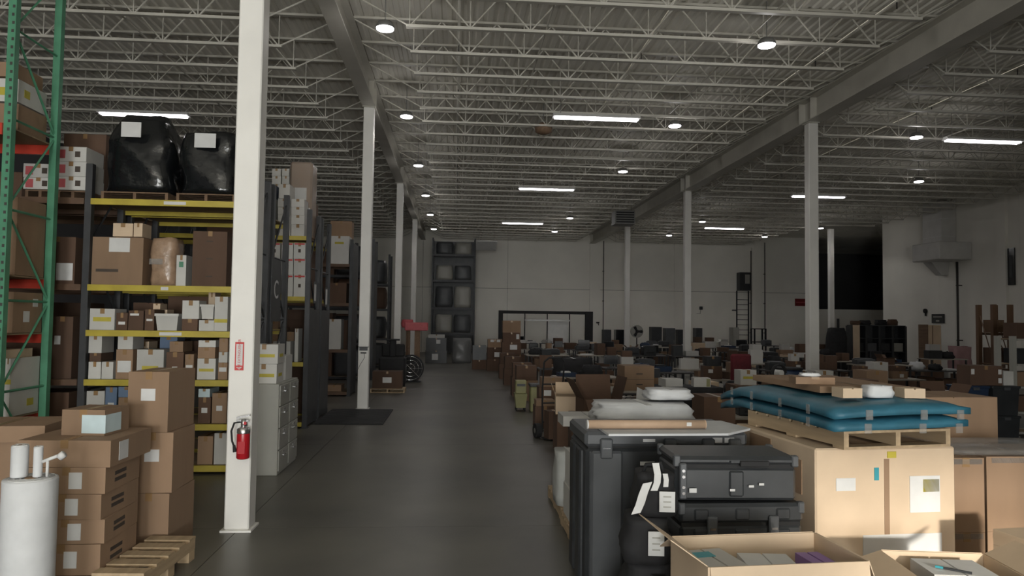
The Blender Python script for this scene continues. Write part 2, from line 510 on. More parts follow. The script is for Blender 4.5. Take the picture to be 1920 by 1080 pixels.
# girders along y on the column rows
def ibeam(x, y0, y1, label, w=.15, h=.60):
    t = thing('girder', label, 'girder', (x, 0, HB), group='painted steel roof girders')
    MB().box(-w, w, y0, y1, 0, .025).build('bottom_flange', 'steel_paint', t)
    MB().box(-.012, .012, y0, y1, .025, h-.025).build('web', 'steel_paint', t)
    MB().box(-w, w, y0, y1, h-.025, h).build('top_flange', 'steel_paint', t)
    for y in (y0+.3, y1-.3):
        for sx in (-1, 1):
            MB().box(min(sx*.012, sx*w*.9), max(sx*.012, sx*w*.9), y-.008, y+.008, .025, h-.025).build('stiffener', 'steel_paint', t)
edges = [Y_REAR, YB[0], YB[1], YB[2], YB[3], Y_BACK]
nm = ['over the camera', 'nearest in view', 'second in view', 'third in view', 'farthest before the back wall']
for i in range(1, 5):
    ibeam(XL, edges[i]+.003, edges[i+1]-.003, 'steel girder on the left column row, ' + nm[i])
    ibeam(XR, edges[i]+.003, edges[i+1]-.003, 'steel girder on the right column row, ' + nm[i], .20, .60)

# open web joists along x
JZ0, JZ1 = HB+.02, Z_DECK-.005
def joist_parts(length, panels):
    e = (length-panels*1.085)/2
    bx = [e+1.085*i for i in range(panels+1)]           # bottom nodes
    tc = MB().prism([(0, 0), (1, 0), (1, 1), (0, 1)], 0, 1)
    top = MB().box(.02, length-.02, -.05, .05, JZ1-.045, JZ1).mesh('top_chord', 'steel_paint')
    bot = MB().box(bx[0]-.06, bx[-1]+.06, -.045, .045, JZ0, JZ0+.05).mesh('bottom_chord', 'steel_paint')
    return e, bx, top, bot
bar_cache = {}
def bar(dx, dz, r=.016):
    k = (round(dx, 3), round(dz, 3), r)
    if k not in bar_cache: bar_cache[k] = MB().tube((0, 0, 0), (dx, 0, dz), r, 6).mesh('web_bar', 'steel_paint')
    return bar_cache[k]
zt, zb = JZ1-.02, JZ0+.03
def make_joist(x0, length, panels, near, label, y, group):
    e, bx, top, bot = cache[length, panels]
    t = thing('roof_joist', label, 'joist', (x0, y, 0), group=group)
    put('top_chord', top, t); put('bottom_chord', bot, t)
    half = 1.085/2
    if near:
        for i, xb in enumerate(bx):
            put('web_bar', bar(0, zt-zb, .013), t, (xb, 0, zb))
            if i == 0: put('web_bar', bar(-(xb-.08), zt-zb), t, (xb, 0, zb))
            else: put('web_bar', bar(-half, zt-zb), t, (xb, 0, zb))
            if i == len(bx)-1: put('web_bar', bar(length-.08-xb, zt-zb), t, (xb, 0, zb))
            else: put('web_bar', bar(half, zt-zb), t, (xb, 0, zb))
    else:
        o = put('web', web_cache[length, panels], t); o['kind'] = 'stuff'
    return t
cache = {}; web_cache = {}
for L_, P_ in ((BAY, 8), (XW-XR, 11)):
    cache[L_, P_] = joist_parts(L_, P_)
    e, bx, _, _ = cache[L_, P_]
    half = 1.085/2
    pts = [(.08, 0, zt)]
    for i, xb in enumerate(bx):
        pts.append((xb, 0, zb))
        pts.append((xb+half, 0, zt) if i < len(bx)-1 else (L_-.08, 0, zt))
    b = MB().path(pts, .016, 5)
    for xb in bx: b.tube((xb, 0, zb), (xb, 0, zt), .013, 5)
    web_cache[L_, P_] = b.mesh('web', 'steel_paint')
SJ = S/8
JY = [YB[1]+SJ*(k-6)+.0 for k in range(0, 30)]
for k, y in enumerate(JY):
    if y > Y_BACK-.3: break
    make_joist(XL, BAY, 8, k < 9, 'open web roof joist over the aisle bay, %s from the camera' % ORD[k], y, 'joists over the aisle bay')
    make_joist(XL-BAY, BAY, 8, k < 5, 'open web roof joist over the left rack bay, %s from the camera' % ORD[k], y, 'joists over the rack bay')
    if y < 37 and k > 0:
        make_joist(XR, XW-XR, 11, k < 6, 'open web roof joist over the right hand bay, %s from the camera' % ORD[k-1], y, 'joists over the right bay')
    elif k > 0:
        make_joist(XR, BAY, 8, False, 'open web roof joist over the right hand bay, %s from the camera' % ORD[k-1], y, 'joists over the right bay')
# bridging angles and sprinkler pipes along y
bi = 0
for x, z, r, nm_, lb in ((XL+3.75, JZ0+.075, .018, 'bridging_rod', 'bridging rod crossing the aisle bay joists, left one'),
                         (XL+7.5, JZ0+.075, .018, 'bridging_rod', 'bridging rod crossing the aisle bay joists, right one'),
                         (XL-3.75, JZ0+.075, .018, 'bridging_rod', 'bridging rod crossing the rack bay joists'),
                         (XR+4.5, JZ0+.075, .018, 'bridging_rod', 'bridging rod crossing the right bay joists')):
    o = MB().tube((x, YA, z), (x, Y_BACK-.02, z), r, 6).build(nm_, 'steel_paint'); tag(o, lb, 'rod')
def pipe(x, z, lb, r=.028):
    t = thing('sprinkler_pipe', lb, 'pipe', (x, 0, z), group='sprinkler pipes under the roof deck')
    MB().tube((0, YA, 0), (0, Y_BACK-.05, 0), r, 8).build('pipe_run', 'steel_paint', t, True)
    y = YA+4.2
    hd = MB().tube((0, 0, 0), (0, 0, -.12), .012, 6).mesh('sprinkler_head', 'pipe')
    while y < 40: put('sprinkler_head', hd, t, (0, y, -r)); y += 2.9
pipe(XL+2.17, JZ1-.12, 'thin sprinkler pipe above the left half of the aisle bay')
pipe(XL+6.05, JZ1-.12, 'thin sprinkler pipe above the middle of the aisle bay')
pipe(XL+9.9, JZ1-.12, 'thin sprinkler pipe beside the right column row')
pipe(XR+3.3, JZ1-.12, 'thin sprinkler pipe above the right hand bay')

# ------------------------------------------------------------------ lamps
hb_h = MB().lathe([(.05, .10), (.12, .08), (.165, .0), (.165, -.03)], 20).mesh('housing', 'housing', True)
hb_l = MB().lathe([(.155, -.03), (.15, -.05), (.10, -.062)], 20).mesh('lens', 'lens')
hb_r = MB().tube((0, 0, .1), (0, 0, .80), .008, 6).mesh('hanger', 'housing')
def highbay(x, y, label, z=7.28):
    t = thing('high_bay_light', label, 'lamp', (x, y, z), group='round high bay lamps')
    put('housing', hb_h, t); put('lens', hb_l, t); put('hanger', hb_r, t)
    l = D.lights.new('lamp_light', 'SPOT'); l.spot_size = math.radians(146); l.spot_blend = .3; l.shadow_soft_size = .15; l.energy = LAMP_POWER; l.color = (1, .97, .93)
    o = D.objects.new('lamp_light', l); COL.objects.link(o); o.parent = t; o.location = (0, 0, -.07)
    l = D.lights.new('lamp_glow', 'POINT'); l.energy = GLOW_POWER; l.shadow_soft_size = .12; l.color = (1, .97, .95)
    o = D.objects.new('lamp_glow', l); COL.objects.link(o); o.parent = t; o.location = (0, 0, -.22)
LY = [12.5, 18.0, 23.8, 29.6, 35.1, 40.65]
for i, y in enumerate(LY):
    highbay(-1.31, y, 'round high bay lamp in the row over the aisle, %s from the camera' % ORD[i])
for i, y in enumerate(LY):
    if i == 3: continue
    highbay(5.56, y, 'round high bay lamp in the middle row, %s from the camera' % ORD[i - (i > 3)])
for i, (x, y) in enumerate([(12.3, 18.3), (12.3, 35.2), (12.4, 41.2)]):
    highbay(x, y, 'round high bay lamp in the row right of the beam, %s from the camera' % ORD[i])
for i, (x, y) in enumerate([(16.2, 24.0), (18.0, 40.8), (19.2, 36.6)]):
    highbay(x, y, 'round high bay lamp near the right wall, %s from the camera' % ORD[i])
sl_h = MB().prism([(-.14, 0), (.14, 0), (.08, .08), (-.08, .08)], -1.1, 1.1).mesh('housing', 'white_metal')
sl_t = MB().tube((0, -1.05, 0), (0, 1.05, 0), .02, 8).mesh('fluorescent_tube', 'tube_glow')
sl_r = MB().tube((0, 0, .08), (0, 0, .80), .008, 6).mesh('hanger', 'housing')
def strip(x, y, label, z=7.26, ln=2.16):
    t = thing('strip_light', label, 'lamp', (x, y, z), 90, group='hanging fluorescent strip lamps')
    put('housing', sl_h, t)
    for dx in (-.075, 0, .075): put('fluorescent_tube', sl_t, t, (dx, 0, -.02))
    for dy in (-.9, .9): put('hanger', sl_r, t, (0, dy, 0))
    l = D.lights.new('strip_glow', 'AREA'); l.shape = 'RECTANGLE'; l.size = .25; l.size_y = 2.1; l.energy = STRIP_POWER; l.color = (1, .96, .97)
    o = D.objects.new('strip_glow', l); COL.objects.link(o); o.parent = t; o.location = (0, 0, -.06)
for i, y in enumerate((17.6, 27.5, 37.5)):
    strip(3.43, y, 'fluorescent strip lamp over the aisle bay, %s from the camera' % ORD[i])
for i, y in enumerate((18.5, 27.5, 37.6)):
    strip(14.35, y, 'fluorescent strip lamp over the right hand bay, %s from the camera' % ORD[i])
strip(-7.95, 18.7, 'fluorescent strip lamp above the black wrapped rack loads')
# ------------------------------------------------------------------ pallet racks on the left
RX = -2.95                                   # aisle end of the rack rows
LEV = [3.81, 2.61, 1.98, 1.30, .69, .12]     # beam tops
def rack(label, xs, y0, depth, posth, levels, beam_m, post_m, name='pallet_rack', beam_h=.085, group=None, braces=True, bay_m=None, decks=True, holes=False, skip=None):
    """one rack row along x: uprights at xs, front at y0.  Posts, braces, beams and shelf boards are parts."""
    t = thing(name, label, 'rack', (0, 0, 0), group=group)
    pw = .045
    post = MB().box(-pw, pw, -pw, pw, 0, posth).mesh('upright_post', post_m)
    foot = MB().box(-.07, .07, -.07, .07, 0, .012).mesh('foot_plate', post_m)
    sl = MB().box(-.012, .012, -.002, 0, -.02, .02).mesh('slot', 'pipe') if holes else None
    for x in xs:
        for y in (y0+pw, y0+depth-pw):
            p = put('upright_post', post, t, (x, y, 0)); put('foot_plate', foot, p)
            if holes:
                z = .3
                while z < posth-.1:
                    put('slot', sl, p, (0.016, -pw, z)); z += .10
        if braces:
            n = max(2, int(posth/1.0)); dz = (posth-.3)/n
            for i in range(n):
                a, c = (y0+pw, y0+depth-pw) if i % 2 else (y0+depth-pw, y0+pw)
                MB().tube((x, a, .15+dz*i), (x, c, .15+dz*(i+1)), .016, 4).build('brace', post_m, t)
                MB().tube((x, y0+pw, .15+dz*i), (x, y0+depth-pw, .15+dz*i), .016, 4).build('brace', post_m, t)
    for k in range(len(xs)-1):
        m = (bay_m or {}).get(k, beam_m)
        a, c = xs[k]+pw, xs[k+1]-pw
        bm = MB().prism([(0, 0), (1, 0), (1, 1), (0, 1)], 0, 1)
        me = MB().box(a, c, -.025, .025, -beam_h, 0).mesh('beam', m)
        dk = MB().box(a, c, y0+.05, y0+depth-.05, -.022, -.004).mesh('shelf_board', 'ply')
        for z in levels:
            if skip and z in skip.get(k, ()): continue
            put('beam', me, t, (0, y0-.0, z)); put('beam', me, t, (0, y0+depth, z))
            if decks: put('shelf_board', dk, t, (0, 0, z))
    return t
R1Y = 10.40
XA1, XB1, XC1 = -7.75, -5.13, RX
R1 = rack('double yellow and dark steel pallet rack nearest the camera, front half', [XA1, XB1, XC1], R1Y, 1.06, 4.3, LEV, 'yellow_paint', 'rack_steel', group='pallet racks along the left', bay_m={0: 'brown_paint'}, skip={0: (1.98,)})  # left bay beams: brown holds painted-in shade along with their own colour
R1b = rack('rear half of the nearest yellow pallet rack, back to back with it', [XA1, XB1, XC1], R1Y+1.27, 1.06, 4.3, LEV[:4]+LEV[5:], 'yellow_paint', 'rack_steel', group='pallet racks along the left', bay_m={0: 'brown_paint'}, skip={0: (1.98,)})  # same shaded brown on its left bay beams
rk2 = rack('second pallet rack along the aisle, with white printed cartons', [-6.0, RX], 14.6, 1.06, 4.35, [3.81, 2.6, 1.30, .12], 'yellow_paint', 'rack_steel', group='pallet racks along the left')
rk2b = rack('second pallet rack along the aisle, its far half', [-6.0, RX], 15.86, 1.06, 4.35, [3.81, 2.6, 1.30, .12], 'yellow_paint', 'rack_steel', group='pallet racks along the left')
rk3 = rack('third pallet rack along the aisle, behind the second white column', [-6.0, RX], 20.5, 1.06, 4.4, [3.7, 2.6, 1.30, .12], 'brown_paint', 'rack_steel', group='pallet racks along the left')
rk4 = rack('fourth pallet rack along the aisle, seen past the second white column', [-6.0, RX], 25.8, 1.06, 5.0, [3.7, 2.6, 1.30, .12], 'rack_steel', 'rack_steel', group='pallet racks along the left')
rk5 = rack('fifth and farthest pallet rack along the left of the aisle', [-6.0, RX], 32.0, 1.06, 5.0, [3.7, 2.6, 1.30, .12], 'rack_steel', 'rack_steel', group='pallet racks along the left')
# location strips on the yellow beams
for z, w in ((LEV[0], .30), (LEV[1], .10), (LEV[2], .30)):
    MB().box(-4.10, -4.10+w, R1Y-.028, R1Y-.025, z-.065, z-.02).build('location_strip', 'paper', R1)

# aisle signs on the rack ends
def endsign(parent, y, z, letter, w=.30, h=.42):
    q = MB().box(RX+.045, RX+.055, y-w/2, y+w/2, z-h/2, z+h/2).build('end_sign', 'black_plastic', parent)
    o = put('lettering', text_mesh(letter, .42, 'paper'), q, (RX+.057, y, z))
    o.rotation_euler = (math.pi/2, 0, math.pi/2)
endsign(R1b, 11.88, 2.62, 'C', .62, 1.0)
def endpanel(parent, y0, y1, z1):
    MB().box(RX+.046, RX+.052, y0, y1, .05, z1).build('end_panel', 'rack_steel', parent)
endpanel(rk2, 14.62, 15.64, 2.35); endpanel(rk2b, 15.88, 16.9, 2.35); endpanel(rk3, 20.52, 21.54, 4.3)
endpanel(rk4, 25.82, 26.84, 4.9)
def endplate(parent, y, z):
    q = MB().box(RX+.053, RX+.058, y-.14, y+.14, z-.22, z+.22).build('end_plate', 'black_plastic', parent)
    MB().box(RX+.058, RX+.060, y-.09, y+.09, z-.17, z+.17).build('worn_label', 'paper', q)
endplate(rk2, 15.1, 2.70); endplate(rk2b, 16.4, 2.65)

# contents of the nearest rack -------------------------------------------------
def on_shelf(u0, u1, vt, z, y, depth, m, label, marks=(), tape=True, name='carton', cat='carton', group=None, vb=None, zb=None):
    """a carton standing on a shelf of height z; width and height read off the photo at depth y"""
    a, c = PY(u0, vt, y), PY(u1, vt, y)
    if 10 < y < 11.5:
        if (a.x+c.x)/2 > XB1: a.x = max(a.x, XB1+.05); c.x = min(c.x, RX-.05)
        else: c.x = min(c.x, XB1-.05); a.x = max(a.x, XA1+.05)
    elif 9 < y < 10: c.x = min(c.x, GX-.05); a.x = max(a.x, -8.04)
    elif y > 12: c.x = min(c.x, RX-.05)
    zz = zb if zb is not None else (PY(u0, vb, y).z if vb else z)
    h = max(.05, a.z-zz)
    w = c.x-a.x
    return carton(label, ((a.x+c.x)/2, y+depth/2, zz+.002), (w-.006, depth, h-.004), 0, m, tape, marks, name, cat, group), zz+h, (a.x+c.x)/2, w
G1 = 'cartons on the nearest yellow rack'
def lbl(w, h, u=.5, v=.55, f='f', m='paper'): return ('shipping_label', f, u, v, w, h, m)
def ylab(w, h=.05, u=.5, v=.5): return ('yellow_label', 'f', u, v, w, h, 'yellow_label')
y1 = R1Y+.06
def OS(*a, **k):
    k.setdefault('group', G1)
    return on_shelf(*a, **k)
zt_ = LEV[0]
# top level: black stretch-wrapped pallets
def wrapped(u0, u1, v0, label, seed, prof, tagrect):
    p0, p1 = PY(u0, v0, y1), PY(u1, v0, y1)
    w = p1.x-p0.x; x = (p0.x+p1.x)/2; zb_ = zt_+.123
    pl = pallet('wooden pallet under the ' + label, (x, y1+.46, zt_+.001), w*.98, .86, .12, 0, 'wood_dark', 6, 'pallets on the top rack level')
    t = thing('wrapped_load', label + ' on the top rack level', 'wrapped load', (x, y1+.46, zb_), group='black wrapped loads')
    h = p0.z-zb_
    lump(w, .86, h, seed, 28, 12, .05, 5, prof).build('bundle', 'black_wrap', t, True)
    q0, q1 = PY(tagrect[0], tagrect[1], y1-.02), PY(tagrect[2], tagrect[3], y1-.02)
    s = MB().box(q0.x-x, q1.x-x, -.50, -.49, q1.z-zb_, q0.z-zb_).build('paper_sheet', 'paper', t)
    return t
wrapped(192, 320, 206, 'tall black plastic wrapped load', 3, lambda t: 1.0 if t < .62 else max(.55, 1.0-1.05*(t-.62)), (229, 229, 265, 258))
wrapped(332, 445, 243, 'shorter black plastic wrapped load beside the white column', 5, lambda t: 1.0 if t < .8 else 1-.5*(t-.8), (366, 250, 405, 278))
OS(120, 200, 250, zt_, y1+.58, .38, 'card_dark', 'large dark brown carton behind wrapped white cartons, top rack level')
gw = 'white printed cartons on the top rack level'
for i, (u0, u1, vs) in enumerate(((44, 100, (332, 306)), (104, 163, (330, 302, 274)))):
    z = zt_+.12
    pallet('wooden pallet under white printed cartons, %s' % ('left' if i == 0 else 'right'), ((PY(u0, 340, y1).x+PY(u1, 340, y1).x)/2, y1+.3, zt_+.001), PY(u1, 340, y1).x-PY(u0, 340, y1).x, .5, .118, 0, 'wood_dark', 5, 'pallets on the top rack level')
    for j, v in enumerate(vs):
        _, z, _, _ = OS(u0, u1, v, zt_, y1, .5, 'white_card', 'white printed carton, %s up in the %s stack left of the black loads' % (ORD[j], ('left', 'right')[i]),
                        marks=(('red_print', 'f', .2, .5, .10, .12, 'pink_plastic'), ('printed_mark', 'f', .72, .5, .07, .08, 'print')), group=gw, zb=z)
# second level
z2 = LEV[1]
OS(74, 143, 443, z2, y1, .6, 'card_dark', 'dark brown carton with a sheet of paper taped on, second rack level', marks=(lbl(.22, .24, .72, .26),))
OS(150, 270, 443, z2, y1, .55, 'card', 'big brown carton with white sheet on its front, second rack level', marks=(lbl(.28, .20, .53, .84), ('handle_slot', 'f', .3, .30, .30, .04, 'print')))
t = thing('bubble_wrapped_bundle', 'brown bundle in shiny bubble wrap on the second rack level', 'bundle', (PY(299, 520, y1).x, y1+.27, z2+.002))
lump(.37, .42, PY(299, 445, y1).z-z2, 11, 24, 10, .06, 4).build('bundle', 'bubble_wrap', t, True)
MB().box(-.16, .02, -.236, -.231, .30, .38).build('tape', 'clear_wrap', t)
zz = PY(230, 443, y1).z
OS(212, 250, 418, z2, y1+.05, .3, 'card_pale', 'small pale carton on the big brown carton, left of two', zb=zz)
OS(251, 268, 418, z2, y1+.05, .3, 'card_pale', 'small pale carton on the big brown carton, right of two', zb=zz)
OS(331, 350, 478, z2, y1+.05, .3, 'white_card', 'small white carton between bubble wrap and brown carton', marks=(('printed_mark', 'f', .5, .7, .06, .08, 'green_paint'),))
OS(362, 427, 433, z2, y1, .6, 'card_dark', 'tall brown carton with three hand slots beside the white column', marks=tuple(('hand_slot', 'f', .5, v, .09, .015, 'print') for v in (.82, .5, .18)))
# third level
z3 = LEV[2]
OS(97, 138, 593, LEV[3], y1, .5, 'card_dark', 'dark brown carton with small label left of the rack post', marks=(lbl(.08, .12, .3, .62),))
L3 = [(156, 216, 578, 'white_card', 'white carton with yellow label, leftmost on the third rack level', (ylab(.24, .06),)),
      (218, 240, 586, 'card_dark', 'small dark carton beside the white yellow-labelled one', (lbl(.09, .04, .5, .4),)),
      (241, 270, 582, 'card_dark', 'small dark carton with pale strip, third rack level', (lbl(.12, .03, .4, .8),)),
      (272, 290, 580, 'card_dark', 'narrow dark carton with label on third rack level', (lbl(.08, .03, .5, .5),)),
      (341, 371, 598, 'card_dark', 'brown carton under the white stack on third level', ()),
      (403, 428, 556, 'white_card', 'tall white carton with pale yellow band at the column', (ylab(.18, .05, .5, .3),))]
for u0, u1, v, m, lb, mk in L3: OS(u0, u1, v, z3, y1, .36, m, lb, mk)
OS(342, 374, 563, z3, y1, .3, 'white_card', 'white carton stacked on a brown one, third rack level', zb=PY(342, 598, y1).z)
OS(373, 402, 600, z3, y1, .34, 'white_card', 'flat white carton under a tub, third rack level')
def tub(label, u0, u1, v0, z, y, m='white_card', group=None, name='plastic_tub', d=.3):
    a, c = PY(u0, v0, y), PY(u1, v0, y)
    w = c.x-a.x; h = a.z-z
    t = thing(name, label, 'tub', ((a.x+c.x)/2, y+d/2, z+.002), group=group)
    k = .86
    MB().add([(-w/2*k, -d/2*k, 0), (w/2*k, -d/2*k, 0), (w/2*k, d/2*k, 0), (-w/2*k, d/2*k, 0), (-w/2, -d/2, h*.85), (w/2, -d/2, h*.85), (w/2, d/2, h*.85), (-w/2, d/2, h*.85)],
             [(0, 3, 2, 1), (0, 1, 5, 4), (1, 2, 6, 5), (2, 3, 7, 6), (3, 0, 4, 7), (4, 5, 6, 7)]).build('tub_body', m, t)
    MB().box(-w/2-.012, w/2+.012, -d/2-.012, d/2+.012, h*.85, h).build('rim', m, t)
    return t
tub('white plastic tub with rim standing on a flat white carton', 377, 401, 571, PY(380, 600, y1).z+.012, y1+.04)
tub('white plastic tray in the middle of the third rack level', 292, 334, 588, z3, y1)
for i, (u0, u1, v, vb) in enumerate(((286, 314, 580, 597), (287, 301, 569, 580), (391, 404, 548, 571))):
    OS(u0, u1, v, z3, y1+.385, .25, 'card_pale', ('little pale carton behind the white tray, lower', 'little pale carton behind the white tray, upper', 'little pale carton behind the white tub')[i], zb=z3 if i != 1 else PY(286, 580, y1+.385).z)
# fourth level
z4 = LEV[3]
L4 = [(166, 190, 678, 'white_card', 'off-white carton, leftmost on the fourth rack level', ()),
      (191, 213, 678, 'white_card', 'white carton beside the leftmost one, fourth rack level', ()),
      (218, 250, 655, 'card', 'brown carton with big white label, fourth rack level', (lbl(.18, .16, .5, .42),)),
      (257, 308, 655, 'white_card', 'white carton with yellow label behind the tall tan stack', (ylab(.22, .055, .5, .38),)),
      (312, 345, 660, 'card_dark', 'brown carton right of the white yellow-labelled one', (lbl(.07, .05, .5, .4),)),
      (347, 364, 664, 'card', 'slim brown carton on the fourth rack level', (lbl(.09, .05, .5, .5),)),
      (370, 405, 672, 'white_card', 'white carton with pale yellow stripe near the column', (ylab(.2, .04, .5, .45),)),
      (409, 427, 680, 'card', 'reddish carton at the column, fourth rack level', (lbl(.1, .06, .5, .6),))]
for u0, u1, v, m, lb, mk in L4: OS(u0, u1, v, z4, y1, .42, m, lb, mk)
def zat(u, v): return PY(u, v, y1).z
L4b = [(168, 190, 662, 678, 'card_dark', 'dark carton on the leftmost white one'), (165, 192, 627, 662, 'white_card', 'white carton on top of a dark one, fourth rack level'),
       (221, 250, 630, 655, 'white_card', 'white carton on the brown big-labelled carton'), (318, 344, 640, 660, 'card', 'open-edged brown carton atop the brown row, fourth level'),
       (371, 404, 651, 672, 'card', 'brown carton on the white striped carton'), (372, 405, 638, 651, 'white_card', 'flat white carton topping the pile by the column'),
       (410, 427, 660, 680, 'white_card', 'little white carton on the reddish one'), (411, 428, 634, 660, 'card', 'brown carton topmost beside the column, fourth level')]
for u0, u1, v, vb, m, lb in L4b: OS(u0, u1, v, z4, y1, .36, m, lb, zb=zat(u0, vb))
OS(300, 333, 628, z4, y1+.5, .3, 'blue_box', 'grey-blue carton at the back of the fourth rack level')
OS(262, 280, 640, z4, y1+.5, .3, 'card_pale', 'pale carton at the back of the fourth rack level')
# fifth level
z5 = LEV[4]
L5 = [(160, 197, 760, 'card_dark', 'dark carton under a white one, fifth rack level'), (198, 220, 726, 'blue_box', 'blue carton on the fifth rack level'),
      (222, 252, 745, 'card', 'brown carton under a blue one, fifth rack level'), (372, 396, 745, 'card_dark', 'brown carton with label right of the tall tan stack'),
      (398, 426, 737, 'card', 'brown carton with white label at the column, fifth level')]
for u0, u1, v, m, lb in L5: OS(u0, u1, v, z5, y1, .42, m, lb, (lbl(.08, .07, .5, .5),))
OS(160, 197, 733, z5, y1, .4, 'white_card', 'white carton stacked leftmost on the fifth rack level', zb=zat(160, 760))
OS(222, 252, 725, z5, y1, .4, 'blue_box', 'pale blue carton stacked beside the tall tan stack', zb=zat(222, 745))
OS(372, 394, 729, z5, y1, .4, 'paper_blue', 'pale teal carton on a brown one near the column', zb=zat(372, 745))
# bottom level
z6 = LEV[5]
OS(371, 400, 818, z6, y1, .4, 'card', 'tan carton standing on the lowest rack level')
OS(372, 426, 846, z6, y1-.0, .5, 'white_card', 'flat white carton on the lowest rack level by the column', zb=z6) if False else None
OS(402, 426, 812, z6, y1, .4, 'white_card', 'white carton on the lowest rack level by the column')
OS(170, 240, 810, z6, y1, .5, 'card_dark', 'wide dark carton on the lowest rack level')
# left bay lower levels and the dark backs
OS(96, 138, 655, LEV[3]-.0, y1, .5, 'card_dark', 'x') if False else None
OS(-60, 92, 600, LEV[3], y1+.1, .6, 'card_dark', 'wide dark carton in the bay left of the rack post')
OS(30, 130, 735, LEV[4], y1+.1, .6, 'card_dark', 'dark carton low in the bay left of the rack post')
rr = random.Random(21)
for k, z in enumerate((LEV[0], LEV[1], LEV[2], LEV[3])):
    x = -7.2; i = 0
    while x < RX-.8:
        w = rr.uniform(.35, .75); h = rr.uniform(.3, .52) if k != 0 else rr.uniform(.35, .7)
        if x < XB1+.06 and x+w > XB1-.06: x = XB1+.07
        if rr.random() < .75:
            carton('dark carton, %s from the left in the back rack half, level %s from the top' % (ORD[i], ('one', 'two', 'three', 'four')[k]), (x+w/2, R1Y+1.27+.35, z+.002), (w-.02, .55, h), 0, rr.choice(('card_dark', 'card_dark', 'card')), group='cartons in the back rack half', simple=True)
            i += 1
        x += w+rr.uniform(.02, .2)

# second rack: stacks of white cartons, tall wrapped load
y2 = 14.66
def OS2(*a, **k):
    k.setdefault('group', 'cartons on the second rack'); return on_shelf(*a, **k)
zt2 = 3.81
for c, (u0, u1) in enumerate(((521, 545), (546, 571))):
    z = zt2
    for j, v in enumerate((418, 402, 388, 372) if c == 0 else (420, 403, 388, 373)):
        _, z, _, _ = OS2(u0, u1, v, zt2, y2, .4, 'white_card', 'white carton, %s up in the %s column on the second rack' % (ORD[j], ('left', 'right')[c]), zb=z)
OS2(523, 544, 345, zt2, y2, .4, 'white_card', 'white carton topping the left column on the second rack', zb=PY(530, 372, y2).z)
OS2(497, 517, 372, zt2, y2+.1, .4, 'white_card', 'white carton seen beside the near column, second rack top')
OS2(496, 515, 345, zt2, y2+.1, .4, 'blue_plastic', 'dark blue carton on a white one, second rack top', zb=PY(500, 372, y2+.1).z)
for c, (u0, u1) in enumerate(((510, 527), (529, 543))):
    z = PY(u0, 345, y2+.55).z
    OS2(u0, u1, 345, zt2, y2+.52, .4, 'white_card', 'grey white carton at the back of the second rack top, column %s' % ('one', 'two')[c])
    for j, v in enumerate((330, 316)):
        OS2(u0, u1, v, zt2, y2+.52, .4, 'white_card', 'small white carton, %s of the two piled at the back, column %s' % (('lower', 'upper')[j], ('one', 'two')[c]), zb=PY(u0, 345 if j == 0 else 330, y2+.52).z)
a, c = PY(548, 304, y2+.5), PY(599, 304, y2+.5)
t = thing('wrapped_carton_stack', 'tall brown wrapped stack topping the second rack, with white labels', 'wrapped load', (-3.24, y2+.70, zt2+.002))
hh = a.z-zt2
MB().bevbox(-.23, .23, -.26, .26, 0, hh, .04).build('stack', 'card', t)
MB().box(-.12, .12, -.266, -.261, hh*.50, hh*.66).build('shipping_label', 'paper', t)
MB().box(-.14, .20, -.266, -.261, hh*.24, hh*.40).build('shipping_label', 'paper', t)
MB().bevbox(-.236, .236, -.267, .267, hh*.02, hh*1.006, .05).build('stretch_wrap', 'clear_wrap', t)
# red-lidded white cartons on the second level
z22 = 2.6
for c, (u0, u1) in enumerate(((504, 526), (528, 550), (551, 573))):
    z = z22
    for j, v in enumerate((515, 485, 455)):
        _, z, _, _ = OS2(u0, u1, v, z22, y2, .4, 'white_card', 'white carton with red lid band, %s row up, %s from the left' % (ORD[j], ORD[c]),
                         marks=(('red_band', 'f', .5, .93, .20, .03, 'red_print'),)+((('printed_mark', 'f', .5, .5, .05, .07, 'print'),) if (c+j) % 2 == 0 else ()), zb=z)
z32 = 1.30
for i, (u0, u1, v, m) in enumerate(((486, 503, 620, 'card_dark'), (505, 522, 600, 'card'), (522, 537, 614, 'card_dark'), (538, 552, 622, 'card'), (512, 545, 640, 'white_card'), (553, 560, 616, 'white_card'))):
    OS2(u0, u1, v, z32, y2 + (.0 if i > 3 else .45), .38, m, 'carton on the third level of the second rack, %s in size order of depth' % ORD[i] if False else
        ('dark carton left on the lower second rack', 'tall brown carton left of centre on the lower second rack', 'dark brown carton in the middle of the lower second rack', 'brown carton right of centre on the lower second rack', 'white labelled carton in front on the lower second rack', 'narrow white upright pack on the lower second rack')[i])
# third rack
y3 = 20.56
def OS3(*a, **k):
    k.setdefault('group', 'cartons on the third rack'); return on_shelf(*a, **k)
OS3(618, 655, 442, 3.7, y3, .5, 'white_card', 'white carton on top of the third rack', (ylab(.25, .06, .5, .75),))
OS3(620, 660, 414, 3.7, y3+.52, .45, 'card', 'tan carton behind the white one on the third rack top')
OS3(612, 650, 530, 2.6, y3, .5, 'card_dark', 'reddish brown carton on the middle of the third rack')
OS3(608, 640, 598, 1.3, y3, .5, 'white_card', 'white torn carton low on the third rack')
OS3(630, 653, 600, 1.3, y3+.53, .4, 'card_dark', 'brown carton low at the back of the third rack')
OS3(612, 640, 722, .12, y3, .6, 'card', 'tan carton on the floor level of the third rack')
